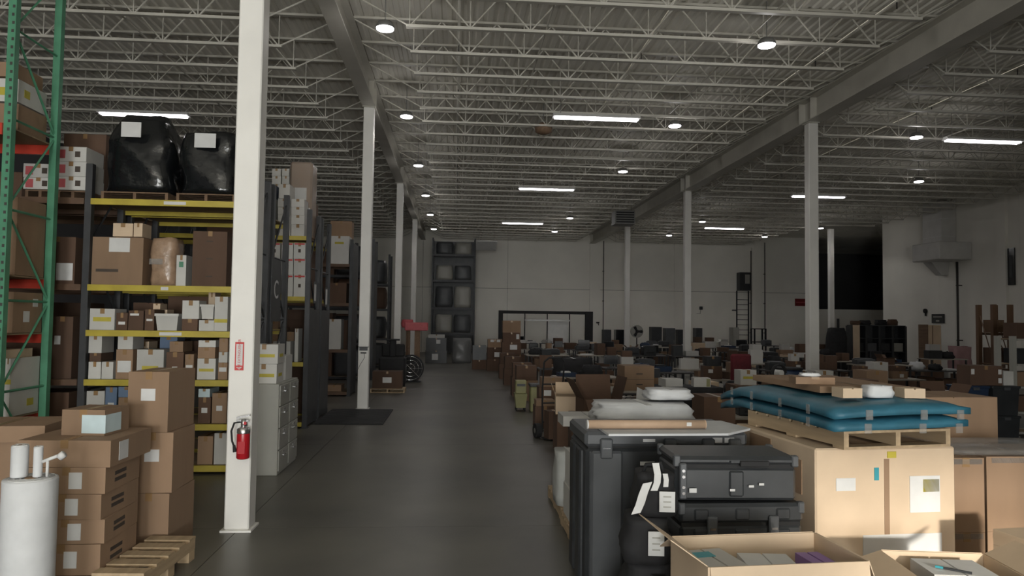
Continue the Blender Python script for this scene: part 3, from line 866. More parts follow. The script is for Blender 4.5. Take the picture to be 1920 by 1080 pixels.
# fourth and fifth rack: dark loads
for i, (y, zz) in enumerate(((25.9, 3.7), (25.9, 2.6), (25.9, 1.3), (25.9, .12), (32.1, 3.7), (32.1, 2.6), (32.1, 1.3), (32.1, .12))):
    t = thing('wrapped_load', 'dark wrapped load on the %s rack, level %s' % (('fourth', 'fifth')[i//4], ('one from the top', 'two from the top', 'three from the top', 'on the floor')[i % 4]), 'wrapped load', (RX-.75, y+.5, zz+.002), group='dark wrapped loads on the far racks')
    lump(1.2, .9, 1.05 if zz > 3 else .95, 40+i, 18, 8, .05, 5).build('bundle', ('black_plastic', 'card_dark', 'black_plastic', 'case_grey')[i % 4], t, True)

# dark cartons added to close the light gaps through the farther racks
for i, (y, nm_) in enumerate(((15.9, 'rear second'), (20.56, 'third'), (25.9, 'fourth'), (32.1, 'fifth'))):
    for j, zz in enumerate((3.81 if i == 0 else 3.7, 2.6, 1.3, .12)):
        carton('added dark carton closing a gap in the %s rack, level %s from the top' % (nm_, ('one', 'two', 'three', 'four')[j]), (-5.13 if i else -4.3, y+.5, zz+.002), (1.55 if i else 2.2, .8, (.95, 1.0, 1.05, 1.0)[j]), 0, 'card_dark', False, group='bulky loads deep in the racks', simple=True)
# ------------------------------------------------------------------ green rack at the left edge
G0 = PY(95, 595, 10.02)
GX, GY0, GY1 = -5.39, 8.98, 10.05
gt = rack('green and orange pallet rack at the left edge of the view', [-8.1, GX], GY0, GY1-GY0, 6.9, [4.47, 2.67, 1.95, .92], 'orange_paint', 'green_paint', beam_h=.14, braces=True, decks=True, holes=False)
# slot rows on the near green posts
sm = MB().box(-.014, .014, -.003, 0, -.018, .018).mesh('slot', 'pipe')
for ch in [c for c in gt.children if c.name.startswith('upright_post') and c.location.x > -6 and c.location.y < 9.5]:
    for k in range(62):
        put('slot', sm, ch, (.018 if k % 2 else .012, -.045, .4+.1*k))
def OG(*a, **k):
    k.setdefault('group', 'cartons on the green rack'); return on_shelf(*a, **k)
yg = GY0+.36
OG(-90, 36, 190, 4.47, yg, .62, 'card', 'big brown carton on the upper green rack level')
OG(-90, 36, 143, 4.47, yg, .62, 'white_card', 'white carton with yellow stripe on top of a brown one, green rack', (ylab(.5, .10, .5, .45), ('yellow_label', 'r', .3, .5, .12, .10, 'yellow_label')), zb=PY(0, 190, yg).z)
OG(-90, 30, 112, 4.47, yg, .6, 'card', 'brown carton topmost on the green rack', zb=PY(0, 143, yg).z)
OG(-90, 36, 366, 2.67, yg, .62, 'card', 'tall brown carton standing on the second green rack level', (('shipping_label', 'f', .6, .4, .18, .3, 'paper'),))
OG(-90, 34, 545, 1.95, yg, .62, 'card', 'brown carton with labels on the third green rack level', (('shipping_label', 'r', .45, .4, .13, .14, 'paper'), ('shipping_label', 'r', .75, .75, .11, .10, 'paper')))
OG(-90, 8, 655, .92, yg, .6, 'card_pale', 'pale carton at the left on the lower green rack level')
OG(10, 36, 672, .92, yg, .62, 'white_card', 'tall white carton on the lower green rack level', (('yellow_label', 'r', .7, .2, .14, .09, 'yellow_label'), ('yellow_label', 'f', .5, .6, .08, .06, 'yellow_label')))

# ------------------------------------------------------------------ things on and around the nearest column
t = thing('fire_extinguisher', 'red fire extinguisher hanging on the nearest white column', 'extinguisher', (XL+.07, YA-.125-.085, .0))
ze0, ze1 = PY(460, 860, 7.55).z, PY(460, 812, 7.55).z
b0 = ze0
MB().lathe([(.055, b0), (.064, b0+.012), (.064, b0+.25), (.058, b0+.285), (.03, b0+.32)], 18).build('cylinder', 'ext_red', t, True)
MB().lathe([(.065, b0+.255), (.066, b0+.26), (.066, b0+.30), (.035, b0+.325)], 18).build('shoulder_band', 'chrome', t, True)
MB().lathe([(.028, b0+.32), (.030, b0+.36), (.022, b0+.40)], 12).build('valve', 'chrome', t, True)
MB().prism([(-.02, 0), (.11, .03), (.11, .045), (-.02, .02)], -.012, .012, Matrix.Translation((-.05, 0, b0+.40))).build('lever', 'chrome', t)
MB().prism([(-.02, 0), (.10, .0), (.10, .012), (-.02, .02)], -.012, .012, Matrix.Translation((-.05, 0, b0+.375))).build('carry_handle', 'chrome', t)
MB().path([(-.03, 0, b0+.37), (-.09, -.01, b0+.36), (-.115, -.02, b0+.28), (-.105, -.02, b0+.18), (-.085, -.02, b0+.13)], .010, 8).build('hose', 'rubber', t, True)
MB().tube((-.085, -.02, b0+.14), (-.075, -.02, b0+.07), .013, 8, .019).build('nozzle', 'rubber', t)
MB().lathe([(.017, 0), (.017, .01)], 10, Matrix.Translation((.02, -.02, b0+.36)) @ Matrix.Rotation(math.pi/2, 4, 'X')).build('gauge', 'ext_red', t)
MB().box(-.035, .035, -.067, -.064, b0+.06, b0+.18).build('instruction_label', 'ext_red', t)
MB().box(-.02, .02, .06, .086, b0+.20, b0+.36).build('wall_bracket', 'chrome', t)
# vertical red and white sign
zc = PY(449, 668, 7.63).z
t = thing('extinguisher_sign', 'red and white vertical fire extinguisher sign on the nearest column', 'sign', (PY(449, 668, 7.637).x, YA-.125-.002, zc))
MB().box(-.045, .045, -.003, 0, -.145, .145).build('plate', 'red_print', t)
MB().box(-.033, .033, -.0045, -.003, -.095, .125).build('white_field', 'paper', t)
o = put('lettering', text_mesh('FIRE EXTINGUISHER', .036, 'red_print'), t, (0, -.0055, .015)); o.rotation_euler = (math.pi/2, -math.pi/2, 0)
MB().add([(-.03, -.005, -.11), (.03, -.005, -.11), (0, -.005, -.138)], [(0, 1, 2)]).build('arrow', 'paper', t)
# notice and cable on the second column
zc = PY(678, 655, YB[1]-.13).z
t = thing('notice', 'small black notice strapped round the second white column', 'notice', (XL, YB[1]-.127, zc))
MB().box(-.10, .10, -.006, 0, -.03, .05).build('plate', 'black_plastic', t)
MB().box(-.128, .128, -.002, .0, .05, .065).build('strap', 'rubber', t)
MB().box(-.07, .07, -.005, 0, -.10, -.07).build('strap', 'rubber', t)
MB().path([(.02, -.01, -.08), (.03, -.015, -.2), (-.06, -.012, -.35), (-.12, -.01, -.48)], .005, 5).build('cord', 'rubber', t)

# filing cabinets with white cartons
for i, (yy0, yy1) in enumerate(((10.28, 10.86), (10.88, 11.46))):
    t = thing('filing_cabinet', ('grey four-drawer filing cabinet beside the nearest column', 'second grey filing cabinet farther along, behind the first')[i], 'cabinet', (-2.65, (yy0+yy1)/2, 0), group='grey filing cabinets')
    hy = (yy1-yy0)/2
    MB().bevbox(-.23, .222, -hy, hy, .0, 1.26, .006).build('body', 'grey_paint', t)
    for k in range(4):
        z0 = .05+k*.30
        d_ = MB().bevbox(.222, .24, -hy+.02, hy-.02, z0, z0+.285, .005).build('drawer', 'grey_paint', t)
        MB().box(.24, .265, -.07, .07, z0+.19, z0+.205).build('handle', 'chrome', d_)
        MB().box(.24, .243, -.05, .05, z0+.225, z0+.255).build('card_holder', 'chrome', d_)
        MB().tube((.24, hy-.06, z0+.24), (.246, hy-.06, z0+.24), .01, 8).build('lock', 'chrome', d_)
z = 1.262
for j, (v, w) in enumerate(((679, .36), (643, .38))):
    h = .27
    carton('white carton with yellow label on the filing cabinet, %s of two' % ('lower', 'upper')[j], (-2.66, 10.53, z), (w, .40, h), 0, 'white_card', True, (ylab(.26, .045, .55, .42), ('yellow_label', 'r', .5, .42, .2, .045, 'yellow_label')), group='white cartons on the filing cabinets')
    z += h+.004
carton('plain white carton on the farther filing cabinet', (-2.66, 11.12, 1.262), (.34, .42, .36), 0, 'white_card', True, group='white cartons on the filing cabinets')

# dark mat in front of the second column
t = thing('floor_mat', 'black ribbed floor mat in front of the second white column', 'mat', (-2.17, 16.3, 0))
MB().bevbox(-.72, .72, -1.2, 1.2, 0, .022, .008).build('mat_body', 'rubber', t)
for k in range(9): MB().box(-.68, .68, -1.12+.28*k-.04, -1.12+.28*k+.04, .022, .027).build('rib', 'rubber', t)
# carton on a pallet past the second column
pallet('low wooden pallet under a brown carton past the second column', (-1.96, 21.8, 0), 1.0, .7, .12, 0, 'wood', 6)
carton('brown carton on a pallet just past the second column', (-1.98, 21.8, .122), (.86, .55, .50), 0, 'card_dark', True, (lbl(.26, .16, .5, .5),))
# cluttered black pallet truck / jack shapes by the column
t = thing('pallet_truck', 'black electric pallet truck parked behind the carton on a pallet', 'truck', (-2.0, 23.6, 0))
MB().bevbox(-.42, .42, -.35, .35, .06, .95, .05).build('power_unit', 'rubber', t)
MB().bevbox(-.10, .10, -.10, .06, .95, 1.5, .02).build('tiller', 'rubber', t)
MB().tube((-.22, -.12, 1.5), (.22, -.12, 1.5), .03, 8).build('tiller_handle', 'rubber', t)
for sx in (-1, 1):
    MB().bevbox(sx*.28-.09, sx*.28+.09, .35, 1.5, .06, .14, .02).build('fork', 'case_grey', t)
    MB().tube((sx*.36-.05, -.2, .09), (sx*.36+.05, -.2, .09), .09, 14).build('wheel', 'rubber', t)
MB().bevbox(-.36, .36, .1, .32, .95, 1.35, .03).build('battery_cover', 'rubber', t)
# floor fan / cable reel beside
t = thing('floor_fan', 'round dark drum fan standing left of the pink-topped post', 'fan', (-1.52, 25.2, 0))
MB().tube((0, -.14, .48), (0, .14, .48), .46, 24).build('drum', 'rubber', t)
for r_ in (.15, .28, .40):
    pts = [(r_*math.cos(a*math.pi/12), -.155, .48+r_*math.sin(a*math.pi/12)) for a in range(25)]
    MB().path(pts, .008, 5).build('guard_ring', 'chrome', t)
for a in range(4):
    c_, s_ = math.cos(a*math.pi/4), math.sin(a*math.pi/4)
    MB().tube((-.43*c_, -.155, .48-.43*s_), (.43*c_, -.155, .48+.43*s_), .006, 5).build('guard_bar', 'chrome', t)
MB().box(-.35, .35, -.18, .18, 0, .03).build('stand', 'rubber', t)
# pink-topped wooden post box
t = thing('barrier_post', 'wooden post stand with pink wrapped top at the aisle edge', 'post', (-1.42, 26.6, 0))
MB().box(-.06, .14, -.08, .08, 0, 1.75).build('post', 'wood_dark', t)
MB().box(-.30, -.22, -.05, .05, 0, 1.75).build('post', 'wood_dark', t)
MB().bevbox(-.42, .42, -.2, .2, 1.75, 2.05, .03).build('wrapped_top', 'pink_plastic', t)
t = thing('pink_bundle', 'small pink wrapped bundle beside the pink-topped post', 'bundle', (-1.78, 27.0, 0))
MB().box(-.04, .04, -.04, .04, 0, 1.85).build('pole', 'wood_dark', t)
lump(.42, .3, .3, 77, 16, 7, .06, 4).build('bundle', 'pink_plastic', t, True).location.z = 1.85
# ------------------------------------------------------------------ left foreground
GLF = 'tan cartons stacked in the left foreground'
for j, (z0, z1, dx, rz) in enumerate(((0.0, .565, .0, -2), (.567, 1.118, .0, 1), (1.12, 1.675, -.03, -3))):
    h = z1-z0
    carton('tan cube carton in the three-high stack by the column, %s' % ('bottom', 'middle', 'top')[j], (-2.765+dx, 7.20, z0+.001), (.37, .58, h-.002), rz, 'card', True,
           ((('shipping_label', 'f', .5, .62, .13, .11, 'paper'),) if j else ()), group=GLF)
# low stack on a pallet
pallet('wooden pallet under the flat carton stack in the left foreground', (-3.09, 6.32, 0), .56, .66, .14, 0, 'wood_dark', 6)
zs = [.142, .385, .575, .775, .985]
for j in range(4):
    mk = (('shipping_label', 'f', .62, .5, .10, .13, 'paper'), ('tape_piece', 'f', .30, .35, .13, .045, 'paper'), ('printed_mark', 'r', .42, .62, .20, .03, 'print'), ('printed_mark', 'r', .42, .36, .20, .03, 'print'), ('hand_slot', 'f', .2, .75, .07, .02, 'print'))
    carton('flat tan carton with white label in the foreground stack, %s from the bottom' % ORD[j], (-3.06+.01*(j % 2), 6.32, zs[j]+.001), (.60, .62, zs[j+1]-zs[j]-.003), (-1, 1, -2, 0)[j], 'card', True, mk, group=GLF)
carton('wide flat carton lying across the top of the foreground stack', (-3.06, 6.36, .986), (.72, .70, .21), -2, 'card', True, (('shipping_label', 'r', .3, .5, .15, .15, 'paper'),), group=GLF)
carton('small tan carton with pale blue label on the foreground stack', (-3.03, 6.42, 1.198), (.36, .36, .21), -6, 'card', True, (('pale_label', 'f', .75, .45, .2, .15, 'paper_blue'), ('pale_label', 'r', .35, .45, .22, .15, 'paper_blue')), group=GLF)
# cartons behind on the floor, far left
z = 0
for j, h in enumerate((.36, .36, .36)):
    carton('tan carton in the short stack at the left edge, %s up' % ORD[j], (-4.05, 6.95, z+.001), (.75, .6, h-.002), 4-3*j, 'card', True, group=GLF); z += h
carton('flat tan carton topping the short stack at the left edge', (-3.98, 6.9, z+.001), (.8, .62, .14), 5, 'card', True, group=GLF)
# foam rolls
def foam_roll(label, x, y, r, z0, z1, name='foam_roll'):
    t = thing(name, label, 'roll', (x, y, z0), group='white foam rolls')
    n = 18; prof = []
    k = int((z1-z0)/.02)
    MB().lathe([(r*.985, 0), (r, .01), (r, (z1-z0)-.01), (r*.985, z1-z0)], 28).build('wound_sheet', 'foam', t, True)
    pts = []
    for a in range(40):
        rr_ = r*.25+(r*.72)*a/39; th = a*.55
        pts.append((rr_*math.cos(th), rr_*math.sin(th), z1-z0+.002))
    MB().path(pts, .004, 4).build('spiral_edge', 'paper', t)
    MB().tube((0, 0, z1-z0-.01), (0, 0, z1-z0+.006), r*.22, 12).build('core', 'card_inside', t)
foam_roll('large white foam roll standing at the left foreground edge', -2.99, 5.42, .172, 0, 1.03)
foam_roll('thin white foam roll standing on the large roll, left', -3.07, 5.42, .055, 1.04, 1.26)
foam_roll('thinner white foam roll standing on the large roll, right', -2.945, 5.42, .03, 1.04, 1.25)
t = thing('cardboard_core', 'short white tube lying on the large foam roll', 'tube', (-2.86, 5.42, 1.18))
MB().tube((-.055, 0, -.035), (.07, 0, .015), .012, 10).build('tube_body', 'paper', t, True)
MB().tube((.06, 0, -.005), (.09, 0, .02), .026, 12).build('end_cap', 'paper', t, True)
MB().tube((-.02, 0, -.14), (-.02, 0, -.03), .010, 8).build('stem', 'paper', t, True)
# narrow slatted pallet
t = thing('slatted_skid', 'narrow wooden slatted skid lying on the floor before the tan stacks', 'skid', (-2.545, 6.36, 0), -3)
w, d, h = .40, .96, .20
for x in (-w/2+.03, w/2-.03): MB().box(x-.03, x+.03, -d/2, d/2, .09, h-.02).build('side_rail', 'wood', t)
for i in range(5):
    y = -d/2+.06+i*(d-.12)/4
    MB().box(-w/2, w/2, y-.065, y+.065, h-.02, h).build('slat', 'wood', t)
    if i < 4: MB().box(-w/2+.06, w/2-.06, y+.065, y+(d-.12)/4-.065, h-.055, h-.04).build('inner_board', 'wood', t)
for x in (-w/2+.05, w/2-.05):
    for y in (-d/2+.07, 0, d/2-.07): MB().box(x-.05, x+.05, y-.06, y+.06, 0, .09).build('foot_block', 'wood', t)

# ------------------------------------------------------------------ right foreground: black cases
def transit_case(label, loc, size, rz=0, lid=.3, m='black_plastic', latches=2, ribs=3, name='transit_case', lid_side='z', handle=True, group='black transit cases'):
    w, d, h = size
    t = thing(name, label, 'case', loc, rz, group)
    zl = h*(1-lid)
    MB().bevbox(-w/2, w/2, -d/2, d/2, 0, zl-.006, .022).build('lower_shell', m, t)
    MB().bevbox(-w/2-.006, w/2+.006, -d/2-.006, d/2+.006, zl+.006, h, .022).build('lid', m, t)
    MB().box(-w/2+.012, w/2-.012, -d/2+.012, d/2-.012, zl-.02, zl+.02).build('gasket', 'rubber', t)
    for i in range(ribs):
        x = -w/2+w*(i+.5)/ribs
        MB().bevbox(x-.05, x+.05, -d/2-.014, -d/2+.02, .03, zl-.03, .01).build('rib', m, t)
        MB().bevbox(x-.05, x+.05, -d/2-.018, -d/2+.02, zl+.03, h-.03, .01).build('rib', m, t)
    for i in range(latches):
        x = -w/2+w*(i+.5)/latches+(w/ribs/2 if ribs == latches else 0)
        x = min(x, w/2-.06)
        la = MB().bevbox(x-.035, x+.035, -d/2-.035, -d/2-.004, zl-.07, zl+.06, .008).build('latch', 'case_grey', t)
        MB().box(x-.02, x+.02, -d/2-.039, -d/2-.035, zl-.03, zl-.015).build('latch_pin', 'chrome', la)
    if handle:
        for sx in (-1, 1):
            y0 = 0
            xx = sx*(w/2+.002)
            MB().path([(xx, -.09, zl*.62), (xx+sx*.03, -.08, zl*.62), (xx+sx*.03, .08, zl*.62), (xx, .09, zl*.62)], .012, 6).build('handle', 'rubber', t)
    for sx in (-1, 1):
        for sy in (-1, 1):
            MB().bevbox(sx*w/2-.035*(sx > 0)-.012*(sx < 0), sx*w/2+.035*(sx < 0)+.012*(sx > 0), sy*d/2-.035*(sy > 0)-.012*(sy < 0), sy*d/2+.035*(sy < 0)+.012*(sy > 0), h-.07, h+.008, .008).build('corner_cap', 'case_grey', t)
    return t
# big upright trunk: moulded panels, rim, latches
t = thing('shipping_trunk', 'tall black moulded shipping trunk with latched rim beside the aisle', 'case', (1.735, 6.20, 0))
TW, TD, TH = 1.33, .78, 1.30
MB().bevbox(-TW/2, TW/2, -TD/2, TD/2, 0, TH-.13, .03).build('lower_shell', 'black_plastic', t)
MB().bevbox(-TW/2-.012, TW/2+.012, -TD/2-.012, TD/2+.012, TH-.12, TH, .025).build('lid', 'case_grey', t)
MB().box(-TW/2+.02, TW/2-.02, -TD/2+.02, TD/2-.02, TH-.135, TH-.115).build('gasket', 'rubber', t)
for x0, x1 in ((-TW/2+.035, -TW/2+.30), (.20, .46)):
    MB().bevbox(x0, x1, -TD/2-.035, -TD/2+.02, .04, TH-.15, .02).build('moulded_panel', 'case_grey', t)
MB().bevbox(-.25, -.02, -TD/2-.012, -TD/2+.02, .10, TH-.30, .012).build('recess_frame', 'rubber', t)
for y0 in (-.25, .05): MB().bevbox(-TW/2-.03, -TW/2+.02, y0, y0+.2, .05, TH-.16, .015).build('moulded_panel', 'black_plastic', t)
for x in (-TW/2+.16, .02, .34, .56):
    la = MB().bevbox(x-.05, x+.05, -TD/2-.05, -TD/2-.010, TH-.21, TH-.05, .01).build('latch', 'case_grey', t)
    MB().box(x-.03, x+.03, -TD/2-.055, -TD/2-.05, TH-.13, TH-.12).build('latch_pin', 'chrome', la)
MB().box(-.20, -.10, -TD/2-.016, -TD/2-.012, TH-.08, TH-.055).build('name_plate', 'paper', t)
MB().box(-.22, -.10, -TD/2-.004, -TD/2, TH-.27, TH-.24).build('name_plate', 'paper', t)
MB().box(.38, .46, -TD/2-.016, -TD/2-.012, TH-.085, TH-.045).build('name_plate', 'paper', t)
MB().box(.48, .56, -TD/2-.016, -TD/2-.012, TH-.085, TH-.045).build('name_plate', 'paper', t)
# stacked cases before it
cx, cyy = 1.955, 5.06
transit_case('black transit case at the bottom of the foreground stack', (cx+.02, cyy, .001), (.86, .52, .50), 0, .3)
transit_case('black transit case in the middle of the foreground stack', (cx, cyy, .512), (.86, .50, .46), 1, .3)
tc = transit_case('scuffed black transit case on top of the foreground stack, lid edge worn', (cx-.02, cyy, .985), (.84, .46, .30), -2, .22, latches=0, ribs=1)
MB().box(-.33, -.28, -.256, -.252, .06, .09).build('sticker', 'paper', tc)
MB().bevbox(.02, .22, -.262, -.24, .235, .275, .004).build('carry_grip', 'rubber', tc)
for x in (-.05, .08, .15): MB().box(x, x+.035, -.2525, -.2515, .05+x*.2+.03, .065+x*.2+.03).build('scuff', 'paper', tc)
hw = MB().bevbox(-.40, -.35, -.275, -.24, .02, .26, .008).build('corner_bracket', 'case_grey', tc)
for z in (.06, .10, .17, .21): MB().tube((-.375, -.278, z), (-.375, -.274, z), .011, 8).build('rivet', 'chrome', hw)
carton_w = transit_case('flat dark case lying behind the scuffed case on the stack', (2.02, 5.62, .86), (.80, .30, .47), 2, .2, latches=0, ribs=2) if False else None
# soft black bags with white tags, stacked left of the cases
def soft_bag(label, x, y, z, w, d, h, seed, tagpos):
    t = thing('soft_bag', label, 'bag', (x, y, z), -8, group='black padded bags')
    lump(w, d, h, seed, 22, 9, .05, 4, lambda q: .82+.18*math.sin(math.pi*min(1, q*1.15+.12))).build('bag_body', 'black_cloth', t, True)
    if z > .9: MB().path([(-w*.25, 0, h*.93), (-w*.18, -.02, h+.05), (w*.14, -.02, h+.06), (w*.22, 0, h*.93)], .014, 6).build('carry_strap', 'black_cloth', t, True)
    tx, tz, tw, thh = tagpos
    MB().box(tx-tw/2, tx+tw/2, -d/2*1.08-.012, -d/2*1.08-.007, tz-thh/2, tz+thh/2).build('white_tag', 'paper', t)
    for q in (-.25, .0, .25): MB().box(tx-tw*.25, tx+tw*.25, -d/2*1.08-.0135, -d/2*1.08-.012, tz+thh*q-.004, tz+thh*q+.004).build('tag_print', 'grey_paint', t)
    return t
yb = 4.74
carton('low dark crate under the padded bags', (1.28, yb+.08, .001), (.38, .44, .34), 0, 'black_plastic', False, name='crate', cat='crate')
soft_bag('black padded bag with white tag, lowest of three beside the case stack', 1.29, yb, .345, .36, .40, .30, 31, (.04, .2, .09, .11))
soft_bag('black padded bag with white tag, middle of three beside the case stack', 1.27, yb-.02, .655, .33, .38, .27, 32, (.04, .15, .10, .15))
soft_bag('black padded bag with white tag, topmost beside the case stack', 1.34, yb+.04, .935, .30, .34, .26, 33, (.06, .11, .10, .13))
def sheet(label, pts, wv, m='paper', name='paper_sheet', cat='paper', th=.004):
    """a limp strip along pts with half-width vector wv"""
    b = MB(); n = len(pts); wv = Vector(wv)
    nrm = Vector((0, -th, 0))
    vs = []
    for p in pts:
        p = Vector(p); vs += [p-wv, p+wv, p+wv+nrm, p-wv+nrm]
    fs = []
    for i in range(n-1):
        a, c = 4*i, 4*i+4
        fs += [(a, a+1, c+1, c), (a+2, a+3, c+3, c+2), (a+1, a+2, c+2, c+1), (a+3, a, c, c+3)]
    fs += [(3, 2, 1, 0), (4*n-4, 4*n-3, 4*n-2, 4*n-1)]
    o = b.add(vs, fs).build(name, m)
    return tag(o, label, cat)
yf = 4.545
sheet('crumpled white paper hanging between the padded bags', [PY(1214, 905, yf), PY(1206, 925, yf), PY(1200, 945, yf), PY(1192, 963, yf)], (.03, 0, .006))
sheet('torn white paper hanging over the topmost padded bag', [PY(1229, 868, yf+.02), PY(1233, 890, yf), PY(1232, 905, yf), PY(1226, 920, yf)], (.022, 0, 0))
sheet('narrow white paper strip beside the scuffed case', [PY(1247, 888, yf+.02), PY(1249, 900, yf), PY(1248, 913, yf)], (.016, 0, 0))
# on the trunk: white sheet, cardboard tube
t = thing('foam_sheet', 'thin white foam sheet lying on the shipping trunk', 'sheet', (1.80, 6.05, 1.302), 3)
MB().add([(-.62, -.44, .0), (.35, -.46, .0), (.66, -.20, .0), (.60, .25, .0), (-.60, .28, .0), (-.62, -.44, .018), (.35, -.46, .018), (.66, -.20, .018), (.60, .25, .018), (-.60, .28, .018)],
         [(4, 3, 2, 1, 0), (5, 6, 7, 8, 9)]+[(i, (i+1) % 5, 5+(i+1) % 5, 5+i) for i in range(5)]).build('sheet', 'foam', t)
t = thing('mailing_tube', 'long brown mailing tube lying on the shipping trunk', 'tube', (1.585, 5.82, 1.36), 1)
MB().tube((-.50, 0, 0), (.47, .0, 0), .036, 18).build('tube_body', 'kraft_tube', t, True)
MB().tube((-.512, 0, 0), (-.50, 0, 0), .037, 18).build('end_cap', 'paper', t)
MB().tube((.47, 0, 0), (.478, 0, 0), .037, 18).build('end_cap', 'kraft_tube', t)
MB().box(.31, .35, -.038, -.035, -.01, .02).build('white_label', 'paper', t)
# pallet load behind the trunk, with white wrapped packs
GP = 'goods on the long skid beside the aisle'
pallet('long wooden pallet beside the aisle, nearer one', (1.72, 7.30, 0), 1.1, 1.1, .13, 0, 'wood', 7)
pallet('long wooden pallet beside the aisle, farther one', (1.74, 8.52, 0), 1.1, 1.1, .13, 0, 'wood', 7)
carton('tan carton on the aisle pallet just behind the trunk', (1.92, 7.30, .132), (.74, .78, 1.04), 0, 'card', True, group=GP)
carton('white carton on the aisle pallet, next to the trunk', (1.32, 7.62, .132), (.24, .44, .32), 0, 'white_card', False, group=GP)
carton('upright white carton on the lower white one beside the trunk', (1.33, 7.62, .454), (.22, .42, .36), 2, 'white_card', False, group=GP)
sack('pale grey plastic sack slumped on the aisle pallet', 1.30, 8.25, .132, .30, .50, .58, 63, 'grey_foam', group=GP)
sack('long white plastic wrapped pack on the tan carton behind the trunk', 1.90, 7.26, 1.174, 1.02, .62, .20, 51, group='white wrapped packs')
sack('short white plastic wrapped pack at the right of the two', 2.22, 7.42, 1.40, .48, .40, .10, 52, group='white wrapped packs')
carton('flat white carton jutting towards the aisle behind the trunk', (1.60, 8.80, .935), (.60, .46, .12), 0, 'white_card', False, group=GP)
carton('tan carton under the jutting flat white carton', (1.72, 8.80, .132), (.46, .42, .80), 0, 'card', True, group=GP)
carton('tan carton with clear wrap, on the far aisle pallet', (1.80, 8.22, .132), (.52, .50, .7), 0, 'card_pale', True, group=GP)

# ------------------------------------------------------------------ right foreground: big tan bulk box with pallet and blue pads
gx, gy, grz = 3.06, 5.62, 4
t = thing('bulk_carton', 'big pale tan bulk carton carrying a pallet and blue pads', 'carton', (gx, gy, 0), grz)
BW, BD, BH = 1.10, 1.25, 1.315
MB().bevbox(-BW/2, BW/2, -BD/2, BD/2, .12, BH, .012).build('body', 'card_pale', t)
for x in (-BW/2+.08, 0, BW/2-.08): MB().box(x-.05, x+.05, -BD/2+.02, BD/2-.02, 0, .12).build('skid_runner', 'wood', t)
MB().box(-.02, .02, -BD/2-.003, -BD/2, .3, BH-.08).build('seam', 'card', t)
for nm_, x, z, w, h, m in (('shipping_label', -.32, 1.06, .15, .09, 'paper'), ('blue_tag', -.08, 1.13, .035, .09, 'teal'), ('document_pouch', .30, .98, .24, .26, 'paper'), ('yellow_label', .35, 1.04, .13, .09, 'yellow_label'), ('yellow_label', .04, BH-.05, .07, .045, 'yellow_label'), ('sun_patch', .12, .55, .62, .30, 'paper')):
    MB().box(x-w/2, x+w/2, -BD/2-.005, -BD/2, z-h/2, z+h/2).build(nm_, m, t)  # the low white plate paints in the sun's bright patch
MB().box(-BW/2-.004, -BW/2, -.45, -.15, .95, 1.20).build('torn_patch', 'card', t)
MB().box(-BW/2-.004, -BW/2, .0, .35, 1.0, 1.28).build('torn_patch', 'card_inside', t)
pallet('pale wooden pallet lying on the big bulk carton', (gx+.02, gy-.05, BH+.002), .90, 1.22, .13, grz+5, 'wood', 8)
def blue_pad(label, z, seed, dx, sag, w=.98, d=1.92, th=.085, rz=2):
    t = thing('padded_panel', label, 'pad', (gx-.04+dx, gy+.07, z), rz, group='blue padded panels')
    nx, ny = 12, 16; vs = []; fs = []
    rr_ = random.Random(seed)
    def zz(u, v): return .035*u + sag*((1-(2*u-1)**2)+(1-(2*v-1)**2)) - .08*max(0, v-.78)**2/.048 + .006*math.sin(9*u+seed)*math.sin(7*v)
    for k in (0, 1):
        for j in range(ny+1):
            for i in range(nx+1):
                u, v = i/nx, j/ny
                e = min(u, 1-u, v, 1-v); r_ = .0 if e > 0 else .02
                vs.append(((u-.5)*w, (v-.5)*d, zz(u, v)+(th-r_ if k else r_)))
    o_ = (nx+1)*(ny+1); ix = lambda i, j, k: k*o_+j*(nx+1)+i
    for j in range(ny):
        for i in range(nx):
            fs.append((ix(i,j,0), ix(i,j+1,0), ix(i+1,j+1,0), ix(i+1,j,0)))
            fs.append((ix(i,j,1), ix(i+1,j,1), ix(i+1,j+1,1), ix(i,j+1,1)))
    for i in range(nx):
        fs.append((ix(i,0,0), ix(i+1,0,0), ix(i+1,0,1), ix(i,0,1)))
        fs.append((ix(i+1,ny,0), ix(i,ny,0), ix(i,ny,1), ix(i+1,ny,1)))
    for j in range(ny):
        fs.append((ix(0,j+1,0), ix(0,j,0), ix(0,j,1), ix(0,j+1,1)))
        fs.append((ix(nx,j,0), ix(nx,j+1,0), ix(nx,j+1,1), ix(nx,j,1)))
    MB().add(vs, fs).build('pad_body', 'blue_cloth', t, True)
    for y in (-.62, -.2, .3, .7):
        MB().box(-w/2-.006, -w/2-.001, y-.02, y+.02, .01+sag*.5, th-.01+sag*.6).build('tape_strap', 'clear_wrap', t)
    for x in (-.25, .15, .42):
        MB().box(x-.025, x+.025, -d/2-.006, -d/2-.001, .01+sag*.6, th-.01+sag*.7).build('tape_strap', 'clear_wrap', t)
    return t
pz = BH+.135
blue_pad('lower blue quilted pad lying on the pallet, edges curling', pz, 1, 0, .0)
blue_pad('upper blue quilted pad on the pallet, right corner overhanging', pz+.083, 2, .01, .014, 1.0, 1.92)
GT = 'goods on top of the blue pads'
zs, zf = pz+.219, pz+.274          # on the pad, on the flat carton
carton('wide flat brown carton covering the top of the blue pads', (gx+.07, gy+.29, pz+.222), (.74, 1.15, .05), 2, 'card', True, group=GT)
def atx(u, y): return PY(u, 750, y).x
carton('long low brown carton lying on the blue pads', (atx(1522, 5.55), 5.55, zf), (.30, .17, .055), -8, 'card', True, group=GT)
carton('small pale carton on the blue pads, left of the white bag', (atx(1588, 5.06), 5.06, zs), (.15, .14, .07), 4, 'card_pale', False, group=GT)
